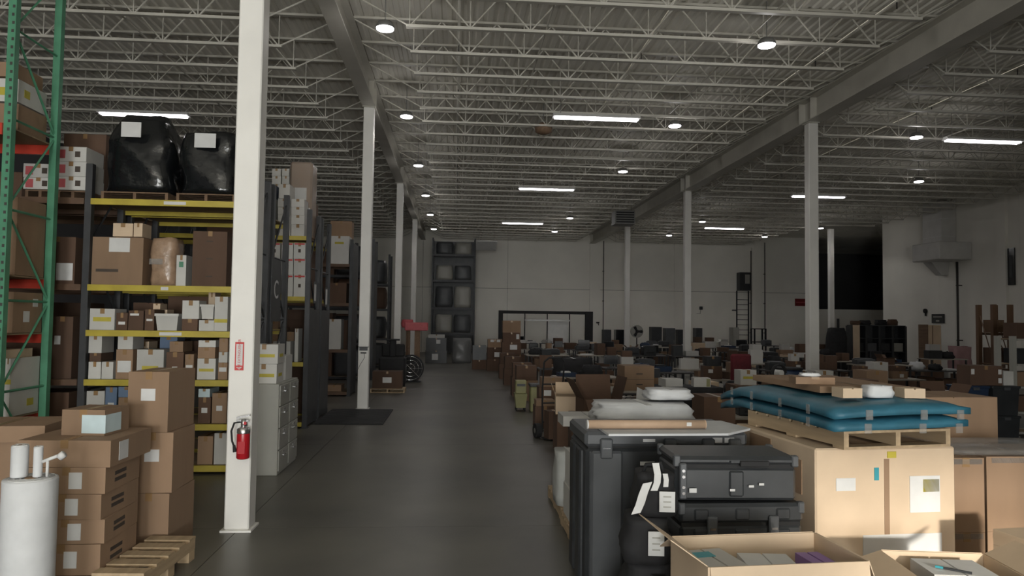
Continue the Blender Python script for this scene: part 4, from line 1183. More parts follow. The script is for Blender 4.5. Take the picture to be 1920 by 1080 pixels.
sack('crumpled white bag on the blue pads', atx(1644, 5.08), 5.08, zs, .20, .16, .085, 61, group=GT)
carton('small pale carton on the blue pads, right of the white bag', (atx(1706, 5.06), 5.06, zs), (.15, .14, .07), -5, 'card_pale', False, group=GT)
sack('limp white plastic bag on the long brown carton', atx(1518, 5.55), 5.55, zf+.058, .16, .09, .025, 62, group=GT)
# tall cardboard and stacked cartons at the right edge
carton('tall plain tan carton standing behind the bulk carton', (4.72, 6.85, .001), (.92, .62, 1.515), 3, 'card', False, (('printed_mark', 'f', .55, .88, .02, .06, 'print'),))
GR = 'tan cartons in the wrapped stack at the right edge'
for i, (x, w, hs) in enumerate(((4.02, .30, (.58, .58)), (4.62, .86, (.585, .585)))):
    z = .0
    for j, h in enumerate(hs):
        carton('tan carton in the wrapped stack at the right edge, %s column, %s' % (('narrow', 'wide')[i], ('lower', 'upper')[j]), (x, 5.72, z+.001), (w, .60, h-.002), 0, 'card', True, (('tape_band', 'f', .5, .95, w*.9, .04, 'clear_wrap'),), group=GR)
        z += h
t = thing('stretch_film', 'loose clear stretch film over the wrapped stack at the right edge', 'film', (4.46, 5.72, 1.176))
lump(1.15, .62, .05, 71, 20, 4, .05, 6).build('film', 'clear_wrap', t, True)
# open carton in the very front
ox, oy = 1.735, 3.93
oc = open_carton('open tan carton with splayed flaps at the bottom edge of the view', (ox, oy, .0), (.90, .52, .95), 4, 'card_pale', (-75, -30, 35, -70), flap_len=.24)
for i, (x, y, w, d, h, m, lb, rz) in enumerate(((-.28, .08, .24, .30, .50, 'white_card', 'white package with teal corner inside the open front carton', 10), (.03, .05, .28, .28, .47, 'paper', 'crumpled white pack inside the open front carton', -6), (.33, .08, .14, .28, .44, 'purple', 'small purple package inside the open front carton', 4))):
    zb_ = .01
    mk = (('teal_corner', 't', .3, .7, .14, .08, 'teal'),) if i == 0 else ()
    carton(lb, (ox+x, oy+y*.4, zb_+.002), (w, d, .86+.02*(i == 0)), rz, m, False, mk, group='packs in the open front carton')
# second open carton with papers at the lower right
o2x, o2y = 2.92, 4.05
open_carton('open pale carton at the lower right corner with loose papers', (o2x, o2y, .0), (.62, .50, .80), -8, 'card_pale', (-60, -35, -20, 25), flap_len=.2)
carton('stack of white papers in the lower right open carton', (o2x, o2y, .012), (.36, .28, .78), -8, 'paper', False, name='paper_stack', cat='paper')
t = thing('marker_pen', 'blue-tipped pen lying on papers in the lower right carton', 'pen', (o2x-.06, o2y-.08, .805), 140)
MB().tube((-.09, 0, 0), (.05, 0, 0), .007, 8).build('barrel', 'black_plastic', t); MB().tube((.05, 0, 0), (.09, 0, 0), .0075, 8).build('cap', 'teal', t)
z = 0
for j, h in enumerate((.42, .36, .10)):
    carton('tan carton at the lower right corner, %s of the stack' % ('bottom', 'middle', 'top')[j], (3.84, 4.28, z+.001), (.60, .50, h-.002), 6, 'card_pale', True, ((lbl(.08, .1, .15, .5),) if j == 1 else ()), group='pale cartons at the lower right corner'); z += h
# ------------------------------------------------------------------ back of the hall
def px_box(u0, u1, v0, v1, y):
    a, c = PY(u0, v0, y), PY(u1, v1, y)
    return a.x, c.x, c.z, a.z      # x0, x1, z0, z1
# tall dark rack with wrapped loads against the far wall
x0, x1, _, z1 = px_box(812, 888, 452, 650, 44.6)
t = rack('tall dark steel rack with film-wrapped loads against the far wall', [x0, x1], 44.6, 1.1, 7.2, [6.2, 4.6, 2.9, 1.35], 'rack_steel', 'rack_steel', beam_h=.14, decks=True)
MB().box(x0+.02, x0+.05, 44.65, 45.65, .05, 7.1).build('side_mesh', 'rack_steel', t)
MB().box(x0, x1, 45.72, 45.74, .05, 7.1).build('back_sheet', 'case_grey', t)
for i, (z, h) in enumerate(((6.2, .75), (4.6, .9), (2.9, 1.3), (1.35, 1.1))):
    for k in range(2):
        xx = x0+(x1-x0)*(.28+.44*k)
        q = thing('wrapped_load', 'grey film-wrapped load on the tall far rack, %s level from the top, %s' % (ORD[i], ('left', 'right')[k]), 'wrapped load', (xx, 45.15, z+.002), group='film-wrapped loads on the tall far rack')
        lump((x1-x0)*.40, .9, h, 90+2*i+k, 16, 7, .04, 5).build('bundle', ('case_grey', 'grey_paint')[(i+k) % 2], q, True)
# black goal-like frame before the far wall
x0, x1, _, z1 = px_box(935, 1110, 582, 650, 44.0)
t = thing('portal_frame', 'wide black metal frame standing before the far wall', 'frame', ((x0+x1)/2, 44.0, 0))
hw = (x1-x0)/2
MB().box(-hw, -hw+.26, -.10, .10, 0, z1).build('post', 'rubber', t)
MB().box(hw-.42, hw, -.25, .25, 0, z1).build('side_box', 'rubber', t)
MB().box(-hw+.26, hw-.42, -.08, .08, z1-.18, z1).build('top_bar', 'rubber', t)
for f_ in (.28, .52, .76): MB().box(-hw+2*hw*f_-.03, -hw+2*hw*f_+.03, .1, .16, 0, z1-.1).build('inner_post', 'rubber', t)
MB().box(-hw+2*hw*.28, -hw+2*hw*.76, .02, .08, z1-.62, z1-.52).build('cross_rail', 'white_metal', t)
MB().box(-hw+2*hw*.53, -hw+2*hw*.75, .18, .21, .05, z1-.64).build('panel', 'white_metal', t)
# cabinets against the far wall
def tall_cab(label, u0, u1, v0, y, m, group='dark cabinets along the far wall', d=.6):
    a, c, _, z = px_box(u0, u1, v0, 650, y)
    t = thing('tall_cabinet', label, 'cabinet', ((a+c)/2, y+d/2, 0), group=group)
    w = c-a
    MB().bevbox(-w/2, w/2, -d/2, d/2, .06, z, .012).build('body', m, t)
    MB().box(-w/2+.04, w/2-.04, -d/2-.02, -d/2, .12, z-.06).build('door', m, t)
    MB().box(w/2-.10, w/2-.07, -d/2-.045, -d/2-.02, z*.5, z*.6).build('handle', 'chrome', t)
    MB().box(-w/2+.03, w/2-.03, -d/2+.03, d/2-.03, 0, .06).build('plinth', 'rubber', t)
tall_cab('black cabinet with glinting top, leftmost along the far wall', 1132, 1146, 618, 41.5, 'black_plastic')
tall_cab('black cabinet beside the glinting one along the far wall', 1155, 1173, 618, 41.5, 'screen')
tall_cab('wide dark cabinet right of the pedestal fan', 1222, 1241, 613, 42.0, 'black_plastic')
tall_cab('dark grey cabinet, middle of three right of the fan', 1248, 1266, 615, 42.0, 'case_grey')
tall_cab('black cabinet, last of three right of the fan', 1272, 1287, 618, 42.0, 'black_plastic')
tall_cab('slim black cabinet right of the middle column', 1305, 1317, 615, 42.0, 'black_plastic')
tall_cab('slim grey cabinet below the wall ladder', 1374, 1386, 614, 44.0, 'grey_paint')
# pedestal fan
q = PY(1194, 625, 40.5)
t = thing('pedestal_fan', 'large round pedestal fan near the far wall', 'fan', (q.x, 40.5, 0))
MB().tube((0, 0, .03), (0, 0, 1.3), .03, 8).build('pole', 'rubber', t)
MB().lathe([(.30, 0), (.30, .03), (.05, .05)], 16).build('base', 'rubber', t)
MB().tube((0, -.08, 1.62), (0, .08, 1.62), .36, 20).build('guard', 'grey_paint', t)
MB().tube((0, -.12, 1.62), (0, -.08, 1.62), .10, 12).build('hub', 'rubber', t)
for a in range(3):
    c_, s_ = math.cos(a*2.094), math.sin(a*2.094)
    MB().tube((0, -.09, 1.62), (.30*c_, -.09, 1.62+.30*s_), .05, 4, .09).build('blade', 'rubber', t)
# fixtures on the far wall
x0, x1, z0, z1 = px_box(1384, 1404, 511, 545, Y_BACK-.3)
t = thing('box_unit', 'dark box unit with pale panel above the ladder on the far wall', 'unit', ((x0+x1)/2, Y_BACK-.32, z0))
MB().bevbox(-(x1-x0)/2, (x1-x0)/2, -.3, .3, 0, z1-z0, .02).build('body', 'black_plastic', t)
MB().box(-.02, .30, -.31, -.30, .45, z1-z0-.15).build('panel', 'grey_paint', t)
xa, xb, z0l, z1l = px_box(1382, 1404, 545, 640, Y_BACK-.25)
t = thing('fixed_ladder', 'dark steel ladder fixed to the far wall', 'ladder', ((xa+xb)/2, Y_BACK-.2, 0))
for x in (-(xb-xa)/2, (xb-xa)/2): MB().box(x-.035, x+.035, -.03, .03, .02, z1l).build('side_rail', 'rubber', t)
for k in range(11): MB().tube((-(xb-xa)/2, 0, .35+.34*k), ((xb-xa)/2, 0, .35+.34*k), .018, 6).build('rung', 'rubber', t)
for z in (1.0, 3.0): MB().box(-(xb-xa)/2-.25, -(xb-xa)/2, .0, .2, z, z+.06).build('wall_bracket', 'rubber', t)
def wall_pipe(label, u, v0, v1, r=.03, m='pipe'):
    a, c = PY(u, v0, Y_BACK-.16), PY(u, v1, Y_BACK-.16)
    t = thing('conduit', label, 'pipe', (a.x, Y_BACK-.16, 0), group='conduits on the far wall')
    MB().tube((0, 0, max(0.02, c.z)), (0, 0, min(a.z, 7.9)), r, 8).build('pipe_run', m, t, True)
    for z in (1.5, 3.5, 5.5): MB().box(-.05, .05, -.01, .155, z, z+.04).build('clip', m, t)
wall_pipe('thin dark conduit left of the right pilaster, far wall', 1408, 470, 640)
wall_pipe('thin dark conduit on the edge of the left pilaster, far wall', 1132, 452, 640)
wall_pipe('thin dark conduit just right of the right pilaster', 1434, 455, 640)
x0, x1, z0, z1 = px_box(1491, 1516, 560, 574, Y_BACK-.06)
t = thing('panel_sign', 'dark red sign on the far wall left of the nearest right column', 'sign', ((x0+x1)/2, Y_BACK-.02, (z0+z1)/2))
MB().box(-(x1-x0)/2, (x1-x0)/2, -.04, 0, -(z1-z0)/2, (z1-z0)/2).build('panel', 'wall_sign_red', t)
MB().box(-(x1-x0)/2+.06, (x1-x0)/2-.06, -.045, -.04, -.04, .04).build('lettering_band', 'pink_plastic', t)
q = PY(1314, 578, Y_BACK-.15)
t = thing('security_camera', 'small black camera on a bracket beside the middle column', 'camera', (q.x, Y_BACK-.16, q.z))
MB().bevbox(-.10, .10, -.12, .06, -.10, .12, .02).build('body', 'black_plastic', t); MB().tube((0, .0, -.1), (0, .14, -.35), .02, 6).build('bracket', 'grey_paint', t); MB().tube((0, .0, -.35), (-.25, .14, -.38), .015, 6).build('bracket', 'grey_paint', t)
q = PY(1121, 605, Y_BACK-.2)
t = thing('hook_fixture', 'little dark hook fixture on the left pilaster', 'hook', (q.x, Y_BACK-.12, q.z))
MB().box(-.10, .10, -.1, 0, -.05, .05).build('plate', 'rubber', t); MB().tube((0, -.08, 0), (.06, -.12, -.18), .03, 6).build('hook', 'rubber', t)
# hanging things under the roof
x0, x1, z0, z1 = px_box(1150, 1187, 408, 423, 33.0)
t = thing('unit_heater', 'dark unit heater hanging under the roof by the right girder', 'heater', ((x0+x1)/2, 33.0, z0))
hw = (x1-x0)/2
MB().bevbox(-hw, hw, -.4, .4, 0, .65, .02).build('body', 'housing', t)
for k in range(5): MB().box(-hw+.05, hw-.05, -.42, -.40, .08+.11*k, .14+.11*k).build('louver', 'rubber', t)
for sx in (-1, 1): MB().tube((sx*hw*.8, 0, .65), (sx*hw*.8, 0, Z_DECK-z0), .01, 6).build('hanger', 'housing', t)
q = PZ(1019, 243, 7.35)
t = thing('ceiling_fan_motor', 'small dark round unit hanging among the aisle joists', 'unit', (q.x, q.y, 7.22))
MB().lathe([(.08, 0), (.22, .06), (.24, .20), (.12, .30)], 16).build('body', 'wood_dark', t, True); MB().tube((0, 0, .3), (0, 0, Z_DECK-7.22), .012, 6).build('hanger', 'housing', t)
x0, x1, z0, z1 = px_box(893, 931, 451, 461, 42.5)
t = thing('hanging_panel', 'flat white panel hanging under the roof near the tall far rack', 'panel', ((x0+x1)/2, 42.5, z0))
MB().bevbox(-(x1-x0)/2, (x1-x0)/2, -.55, .55, -.03, .05, .02, Matrix.Rotation(math.radians(-24), 4, 'X')).build('panel', 'white_metal', t)
for sx in (-1, 1): MB().tube((sx*.45, 0, .0), (sx*.45, 0, Z_DECK-z0), .01, 6).build('hanger', 'housing', t)
# right wall: air unit with duct, black banner, conduit, sign
t = thing('air_unit', 'white air duct unit mounted high on the right wall', 'duct', (XW, 32.0, 0))
MB().bevbox(-.75, -.02, -.6, .75, 5.5, 7.95, .03).build('riser_duct', 'duct', t)
MB().bevbox(-1.55, -.02, -1.6, .35, 5.15, 5.95, .03).build('supply_box', 'duct', t)
MB().add([(-.02, -.1, 5.15), (-.9, -.1, 5.15), (-.9, .5, 5.15), (-.02, .5, 5.15), (-.02, .0, 4.55), (-.35, .0, 4.55), (-.35, .4, 4.55), (-.02, .4, 4.55)],
         [(0, 1, 2, 3), (7, 6, 5, 4), (0, 4, 5, 1), (1, 5, 6, 2), (2, 6, 7, 3), (3, 7, 4, 0)]).build('outlet_hood', 'duct', t)
for z in (6.3, 7.1): MB().box(-.76, -.02, -.61, .76, z, z+.03).build('duct_flange', 'white_metal', t)
t = thing('drain_pipe', 'dark vertical pipe on the right wall below the air unit', 'pipe', (XW-.22, 31.1, 0))
MB().tube((0, 0, .02), (0, 0, 5.1), .05, 8).build('pipe_run', 'pipe', t, True)
for z in (1.5, 4): MB().box(-.06, .21, -.03, .03, z, z+.05).build('clip', 'pipe', t)
a, c = PX(1889, 466, XW-.05), PX(1903, 534, XW-.05)
t = thing('banner', 'tall narrow black banner on the right wall', 'banner', (XW, (a.y+c.y)/2, c.z))
hy = abs(a.y-c.y)/2
MB().box(-.06, -.012, -hy, hy, 0, a.z-c.z).build('board', 'screen', t); MB().box(-.068, -.06, -hy+.1, hy-.1, .3, a.z-c.z-.3).build('print_panel', 'black_plastic', t)
a, c = PX(1747, 589, XW-.05), PX(1770, 606, XW-.05)
t = thing('notice_board', 'black notice board on the right wall above the tan cabinet', 'sign', (XW, (a.y+c.y)/2, c.z))
hy = abs(a.y-c.y)/2
MB().box(-.06, -.012, -hy, hy, 0, a.z-c.z).build('board', 'screen', t); MB().box(-.065, -.06, -hy+.12, hy-.12, (a.z-c.z)*.62, (a.z-c.z)*.75).build('lettering_band', 'grey_paint', t)
MB().box(-.065, -.06, -.12, .12, (a.z-c.z)*.15, (a.z-c.z)*.35).build('mark', 'grey_paint', t)
q = PX(1735, 583, XW-.05)
t = thing('alarm_bell', 'small dark bell fixture on the right wall', 'bell', (XW, q.y, q.z)); MB().tube((-.10, 0, 0), (-.012, 0, 0), .11, 12).build('bell', 'rubber', t); MB().box(-.06, -.012, -.04, .04, -.25, -.10).build('box', 'rubber', t)

# ------------------------------------------------------------------ cluttered tables
def table_parts(w, d, h, m, t):
    MB().box(-w/2, w/2, -d/2, d/2, h-.035, h).build('table_top', m, t)
    leg = MB().box(-.025, .025, -.025, .025, 0, h-.035).mesh('leg', 'rack_steel')
    for sx in (-1, 1):
        for sy in (-1, 1): put('leg', leg, t, (sx*(w/2-.06), sy*(d/2-.06), 0))
        MB().box(sx*(w/2-.06)-.012, sx*(w/2-.06)+.012, -d/2+.06, d/2-.06, .18, .21).build('stretcher', 'rack_steel', t)
rr = random.Random(99)
def clutter(kind, xl, y, z, where, k, near, maxw=9, tilt=10):
    """one article standing on a table or the floor, its left end at xl; returns the room it takes"""
    if kind == 'monitor':
        w = rr.uniform(.42, .58); h = w*.62
        x = xl+w/2+.03
        t = thing('monitor', 'black monitor, ' + where, 'monitor', (x, y, z+.001), rr.uniform(-30, 30), group='monitors on the tables')
        MB().bevbox(-w/2, w/2, -.02, .03, .10, .10+h, .006).build('screen_case', 'black_plastic', t)
        MB().box(-w/2+.02, w/2-.02, -.023, -.02, .12, .08+h).build('screen', 'screen', t)
        MB().box(-.03, .03, .0, .03, .01, .12).build('neck', 'black_plastic', t); MB().box(-.12, .12, -.09, .09, 0, .012).build('foot', 'black_plastic', t)
        return w+.06
    if kind == 'device':
        w, d, h = rr.uniform(.38, .6), rr.uniform(.35, .5), rr.uniform(.14, .34)
        x = xl+w/2+.06
        t = thing('desktop_device', rr.choice(('dark boxy device', 'black printer-like device')) + ', ' + where, 'device', (x, y, z+.001), rr.uniform(-tilt, tilt), group='dark devices on the tables')
        MB().bevbox(-w/2, w/2, -d/2, d/2, 0, h, .015).build('case', rr.choice(('black_plastic', 'case_grey', 'black_plastic')), t)
        MB().box(-w*.35, w*.35, -d/2-.012, -d/2, h*.25, h*.38).build('front_slot', 'rubber', t)
        MB().bevbox(-w*.4, w*.4, -d*.35, d*.4, h, h+.03, .008).build('lid', 'case_grey', t)
        return w+.14
    if kind == 'bag':
        w, d, h = rr.uniform(.35, .6), rr.uniform(.3, .45), rr.uniform(.18, .34)
        m = rr.choice(('black_cloth', 'black_cloth', 'black_cloth', 'blue_plastic', 'foam', 'clear_wrap', 'black_cloth', 'red_cloth'))
        c_ = {'black_cloth': 'black cloth', 'blue_plastic': 'dark blue', 'foam': 'white plastic', 'clear_wrap': 'clear film', 'red_cloth': 'dark red'}[m]
        x = xl+w/2+.08
        t = thing('soft_bundle', c_ + ' bundle, ' + where, 'bundle', (x, y, z+.001), rr.uniform(-15, 15), group='soft bundles on the tables')
        lump(w, d, h, rr.randint(0, 999), 14, 6, .10, 3, lambda q: .75+.3*math.sin(math.pi*min(1, q*.9+.15))).build('bundle', m, t, True)
        MB().tube((-.02, 0, h*.9), (.03, 0, h*1.08), .04, 8, .02).build('knot', m, t)
        return w+.14
    if kind == 'papers':  # flat white sheets added as bright glints among the clutter
        w, d = rr.uniform(.30, .5), rr.uniform(.22, .4)
        x = xl+w/2+.06
        t = thing('paper_pile', 'pile of white papers, ' + where, 'papers', (x, y, z+.001), rr.uniform(-tilt, tilt), group='paper piles on the tables')
        MB().box(-w/2, w/2, -d/2, d/2, 0, .03).build('sheet_stack', 'paper', t)
        MB().box(-w*.35, w*.42, -d*.42, d*.36, .03, .045, Matrix.Rotation(.2, 4, 'Z')).build('top_sheets', 'paper', t)
        return w+.12
    if kind == 'tray':
        w, d, h = rr.uniform(.4, .62), rr.uniform(.3, .42), rr.uniform(.08, .14)
        m = rr.choice(('white_card', 'blue_plastic', 'grey_paint', 'card_pale'))
        c_ = {'white_card': 'white', 'blue_plastic': 'dark blue', 'grey_paint': 'grey', 'card_pale': 'tan'}[m]
        x = xl+w/2+.06
        t = thing('tray', 'shallow %s tray, %s' % (c_, where), 'tray', (x, y, z+.001), rr.uniform(-tilt, tilt), group='trays on the tables')
        MB().box(-w/2, w/2, -d/2, d/2, 0, .01).build('base', m, t)
        for sx in (-1, 1):
            MB().box(sx*w/2-.005, sx*w/2+.005, -d/2, d/2, .01, h).build('side', m, t)
            MB().box(-w/2+.005, w/2-.005, sx*d/2-.005, sx*d/2+.005, .01, h).build('side', m, t)
        MB().bevbox(-w*.3, w*.2, -d*.3, d*.3, .01, h*1.3, .01).build('contents', rr.choice(('paper', 'black_plastic', 'card')), t)
        return w+.14
    m = rr.choices(('card_dark', 'card', 'white_card', 'card_pale', 'black_plastic'), (6, 2.2, 1.3, .5, 1.2))[0]
    c_ = {'card_dark': 'dark brown carton', 'card': 'brown carton', 'white_card': 'white carton', 'card_pale': 'pale tan carton', 'black_plastic': 'black box'}[m]
    w, d, h = rr.uniform(.28, .62), rr.uniform(.28, .45), rr.uniform(.16, .46)
    if kind == 'floor_carton': w, d, h = min(maxw, rr.uniform(.45, .8)), rr.uniform(.4, .55), rr.uniform(.3, .55)
    if kind == 'open': w = min(w, .42); xl += .08
    if z == 0 and abs(xl+w/2-XR) < w/2+.25 and min(abs(y-q) for q in YB) < .6: y += 1.0 if y > 17.7 else -1.0
    x = xl+w/2+.05
    mk = ()
    if rr.random() < .6 and near: mk = (('shipping_label', 'f', rr.uniform(.3, .7), rr.uniform(.35, .65), .12, .09, 'paper' if m != 'white_card' else 'yellow_label'),)
    if kind == 'open':
        open_carton('open %s, %s' % (c_, where), (x, y, z+.001), (w, d, h), rr.uniform(-8, 8), m, tuple(rr.uniform(-60, 75) for _ in range(4)), group='open cartons on the tables')
    else:
        carton('%s, %s' % (c_, where), (x, y, z+.001), (w, d, h), rr.uniform(-tilt, tilt), m, near, mk, group='cartons among the tables', simple=not near)
        if rr.random() < .5 and kind == 'carton':
            m2 = rr.choices(('card_dark', 'card', 'white_card', 'black_plastic'), (5, 2, 1.5, 1.5))[0]
            c2 = {'card_dark': 'dark brown carton', 'card': 'brown carton', 'white_card': 'white carton', 'black_plastic': 'black box'}[m2]
            carton('%s stacked on %s' % (c2, where), (x, y, z+h+.003), (w*rr.uniform(.6, .95), d*.85, rr.uniform(.12, .34)), rr.uniform(-tilt, tilt), m2, near, (), group='cartons among the tables', simple=not near)
    return w+(.26 if kind == 'open' else .12)
ROWS = [(11.2, 3.75, 8.9), (14.6, 3.0, 10.4), (18.4, 2.5, 13.6), (22.2, 2.5, 16.6), (26.6, 2.6, 19.5), (31.0, 3.2, 17.4), (35.4, 3.0, 20.0), (39.4, 2.8, 20.0)]
RN = ['nearest', 'second', 'third', 'fourth', 'fifth', 'sixth', 'seventh', 'farthest']
for r_, (ty, xa, xb) in enumerate(ROWS):
    near = ty < 19
    x = xa; k = 0
    while x+1.5 < xb:
        w = rr.uniform(1.5, 1.9); d = .8; h = rr.choice((.74, .78, .92))
        yy = ty+rr.uniform(-.25, .25)
        if abs(x+w/2-XR) < w/2+.2 and abs(yy-min(YB, key=lambda q: abs(q-yy))) < .6: yy += .9
        t = thing('work_table', 'cluttered work table, %s from the aisle in the %s table row' % (ORD[k], RN[r_]), 'table', (x+w/2, yy, 0), rr.uniform(-3, 3), group='work tables')
        table_parts(w, d, h, rr.choice(('table_top', 'table_dark', 'table_dark')), t)
        cx_ = x+.04; i = 0
        while cx_ < x+w-.5:
            kind = rr.choices(('carton', 'monitor', 'device', 'bag', 'tray', 'open', 'papers'), (6.5, 1.4, 3.0, 2.4, 1.6, 1.0 if near else .3, 1.8))[0]
            wh = '%s item on the %s table of the %s row' % (ORD[i], ORD[k], RN[r_])
            cx_ += clutter(kind, cx_, yy+rr.uniform(-.08, .08), h, wh, i, near); i += 1
        mw = (w-.42)/2
        if rr.random() < .75:
            clutter('floor_carton', x+.14, yy, 0, 'left under the %s table of the %s row' % (ORD[k], RN[r_]), 0, near, mw-.1, 2)
        if rr.random() < .5:
            clutter('floor_carton', x+w/2+.02, yy, 0, 'right under the %s table of the %s row' % (ORD[k], RN[r_]), 0, near, mw-.1, 2)
        if r_ in (0, 2, 3, 4, 6) and rr.random() < .6:
            clutter('floor_carton', x+w*.3, yy-1.0, 0, 'on the floor before the %s table of the %s row' % (ORD[k], RN[r_]), 0, near)
        x += w+rr.uniform(.15, .45); k += 1
# ------------------------------------------------------------------ particular things among the clutter
def stack(labels, x, y, sizes, mats_, rzs=None, z=0.0, marks=None, tape=True, group=None):
    for i, (lb, (w, d, h), m) in enumerate(zip(labels, sizes, mats_)):
        carton(lb, (x, y, z+.001), (w, d, h-.002), (rzs or [0]*9)[i], m, tape, (marks or {}).get(i, ()), group=group)
        z += h
    return z
GA = 'cartons along the right edge of the aisle'
# open cartons and the white board behind the trunk
stack(['brown carton under the open tan carton near the hand truck'], 1.98, 12.25, [(.52, .5, .62)], ['card_dark'], group=GA)
open_carton('open tan carton with upright flaps near the hand truck', (1.98, 12.25, .622), (.52, .48, .30), -6, 'card_pale', (20, 80, 70, 75), group=GA, flap_len=.2)
open_carton('tall open brown carton with raised flaps behind the white packs', (2.20, 10.95, .0), (.58, .50, 1.02), 6, 'card_dark', (-40, 82, 60, 75), group=GA, flap_len=.34)
carton('brown carton with torn white tape behind the white packs', (1.84, 9.75, .001), (.54, .46, .94), -4, 'card_dark', True, (('torn_tape', 'f', .3, .8, .06, .2, 'paper'), ('torn_tape', 'f', .6, .75, .06, .22, 'paper'), ('torn_tape', 'f', .8, .82, .05, .15, 'paper')), group=GA)
t = thing('foam_board', 'white foam board leaning beside the tall open carton', 'board', (2.72, 10.35, 0), -10)
MB().add([(-.16, 0, 0), (.16, 0, 0), (.16, .22, 1.12), (-.05, .24, 1.22), (-.16, .03, 0), (.16, .03, 0), (.16, .25, 1.12), (-.05, .27, 1.22)], [(0, 1, 2, 3), (7, 6, 5, 4), (0, 4, 5, 1), (1, 5, 6, 2), (2, 6, 7, 3), (3, 7, 4, 0)]).build('board', 'foam', t)
t = thing('chrome_cart', 'small chrome wire cart behind the white packs', 'cart', (2.90, 11.60, 0))
for z in (.15, .55, .95):
    MB().path([(-.26, -.2, z), (.26, -.2, z), (.26, .2, z), (-.26, .2, z), (-.26, -.2, z)], .010, 6).build('shelf_rim', 'chrome', t)
    for k in range(5): MB().tube((-.24+.12*k, -.2, z), (-.24+.12*k, .2, z), .005, 5).build('shelf_wire', 'chrome', t)
for sx in (-.26, .26):
    for sy in (-.2, .2): MB().tube((sx, sy, 0), (sx, sy, 1.05), .012, 6).build('post', 'chrome', t)
# hand truck
t = thing('hand_truck', 'dark hand truck with black tyres beside the aisle', 'hand truck', (1.84, 13.45, 0), 12)
for sx in (-.2, .2):
    MB().path([(sx, 0, .12), (sx, .03, .9), (sx, -.06, 1.42)], .018, 6).build('rail', 'rubber', t)
    MB().tube((sx*1.35-.05, .08, .135), (sx*1.35+.05, .08, .135), .135, 18).build('wheel', 'rubber', t)
    MB().tube((sx*1.35-.055, .08, .135), (sx*1.35+.055, .08, .135), .05, 10).build('wheel_hub', 'chrome', t)
for z in (.3, .65, 1.0): MB().tube((-.2, .015, z), (.2, .015, z), .014, 6).build('cross_bar', 'rubber', t)
MB().path([(-.2, -.06, 1.42), (-.12, -.10, 1.50), (.12, -.10, 1.50), (.2, -.06, 1.42)], .018, 6).build('handle', 'rubber', t)
MB().box(-.24, .24, -.26, -.02, .02, .035).build('toe_plate', 'rubber', t)
MB().tube((-.30, .08, .135), (.30, .08, .135), .012, 6).build('axle', 'chrome', t)
carton('dark brown carton standing on the hand truck', (1.84, 13.23, .037), (.30, .26, .50), 12, 'card_dark', True, group=GA)
stack(['brown carton on the floor left of the hand truck', 'flat carton on the brown one left of the hand truck'], 1.86, 14.9, [(.42, .45, .44), (.38, .4, .12)], ['card_dark', 'card'], group=GA)
stack(['dark carton on the floor behind the hand truck', 'brown carton with labels behind the hand truck', 'pale torn carton topping the pile behind the hand truck'], 2.15, 15.9, [(.7, .5, .42), (.62, .45, .32), (.5, .4, .2)], ['card_dark', 'card_dark', 'card'], marks={1: (lbl(.16, .12, .3, .6), lbl(.1, .1, .65, .5))}, group=GA)
# yellow mop bucket
t = thing('mop_bucket', 'yellow mop bucket with wringer standing alone at the aisle edge', 'bucket', (1.60, 17.5, 0))
MB().add([(-.11, -.15, .08), (.11, -.15, .08), (.11, .15, .08), (-.11, .15, .08), (-.15, -.2, .42), (.15, -.2, .42), (.15, .2, .42), (-.15, .2, .42)], [(0, 3, 2, 1), (4, 5, 6, 7), (0, 1, 5, 4), (1, 2, 6, 5), (2, 3, 7, 6), (3, 0, 4, 7)]).build('tub', 'lime', t)
MB().bevbox(-.13, .13, -.17, .05, .42, .74, .02).build('wringer', 'lime', t)
MB().box(-.10, .10, -.18, -.17, .60, .66).build('label_band', 'black_plastic', t)
for sx in (-.1, .1):
    for sy in (-.14, .14): MB().tube((sx-.015, sy, .04), (sx+.015, sy, .04), .04, 10).build('caster', 'rubber', t)
t = thing('yellow_tote', 'low yellow tote with black lid beside the mop bucket', 'tote', (2.02, 17.4, 0))
MB().bevbox(-.2, .2, -.2, .2, 0, .60, .02).build('tote_body', 'lime', t); MB().bevbox(-.22, .22, -.22, .22, .60, .66, .01).build('lid', 'black_plastic', t)
# tan drawer carton on a wheeled cart
t = thing('wheeled_cart', 'wheeled cart under the tan carton with two hand slots', 'cart', (3.15, 12.35, 0))
for z in (.22, .985): MB().box(-.36, .36, -.28, .28, z, z+.03).build('shelf', 'table_top', t)
for sx in (-.33, .33):
    for sy in (-.25, .25):
        MB().box(sx-.02, sx+.02, sy-.02, sy+.02, .09, .985).build('post', 'rack_steel', t)
        MB().tube((sx-.018, sy, .045), (sx+.018, sy, .045), .045, 10).build('caster', 'rubber', t)
carton('tan carton with two hand slots on the wheeled cart', (3.13, 12.35, 1.017), (.52, .46, .42), 3, 'card', False, (('hand_slot', 'f', .5, .68, .11, .02, 'print'), ('hand_slot', 'f', .5, .25, .11, .02, 'print'), ('seam', 'f', .5, .46, .50, .006, 'print')), group=GA)
carton('black and green crate on the lower shelf of the wheeled cart', (3.12, 12.3, .252), (.5, .4, .3), 0, 'black_plastic', False, name='crate', cat='crate')
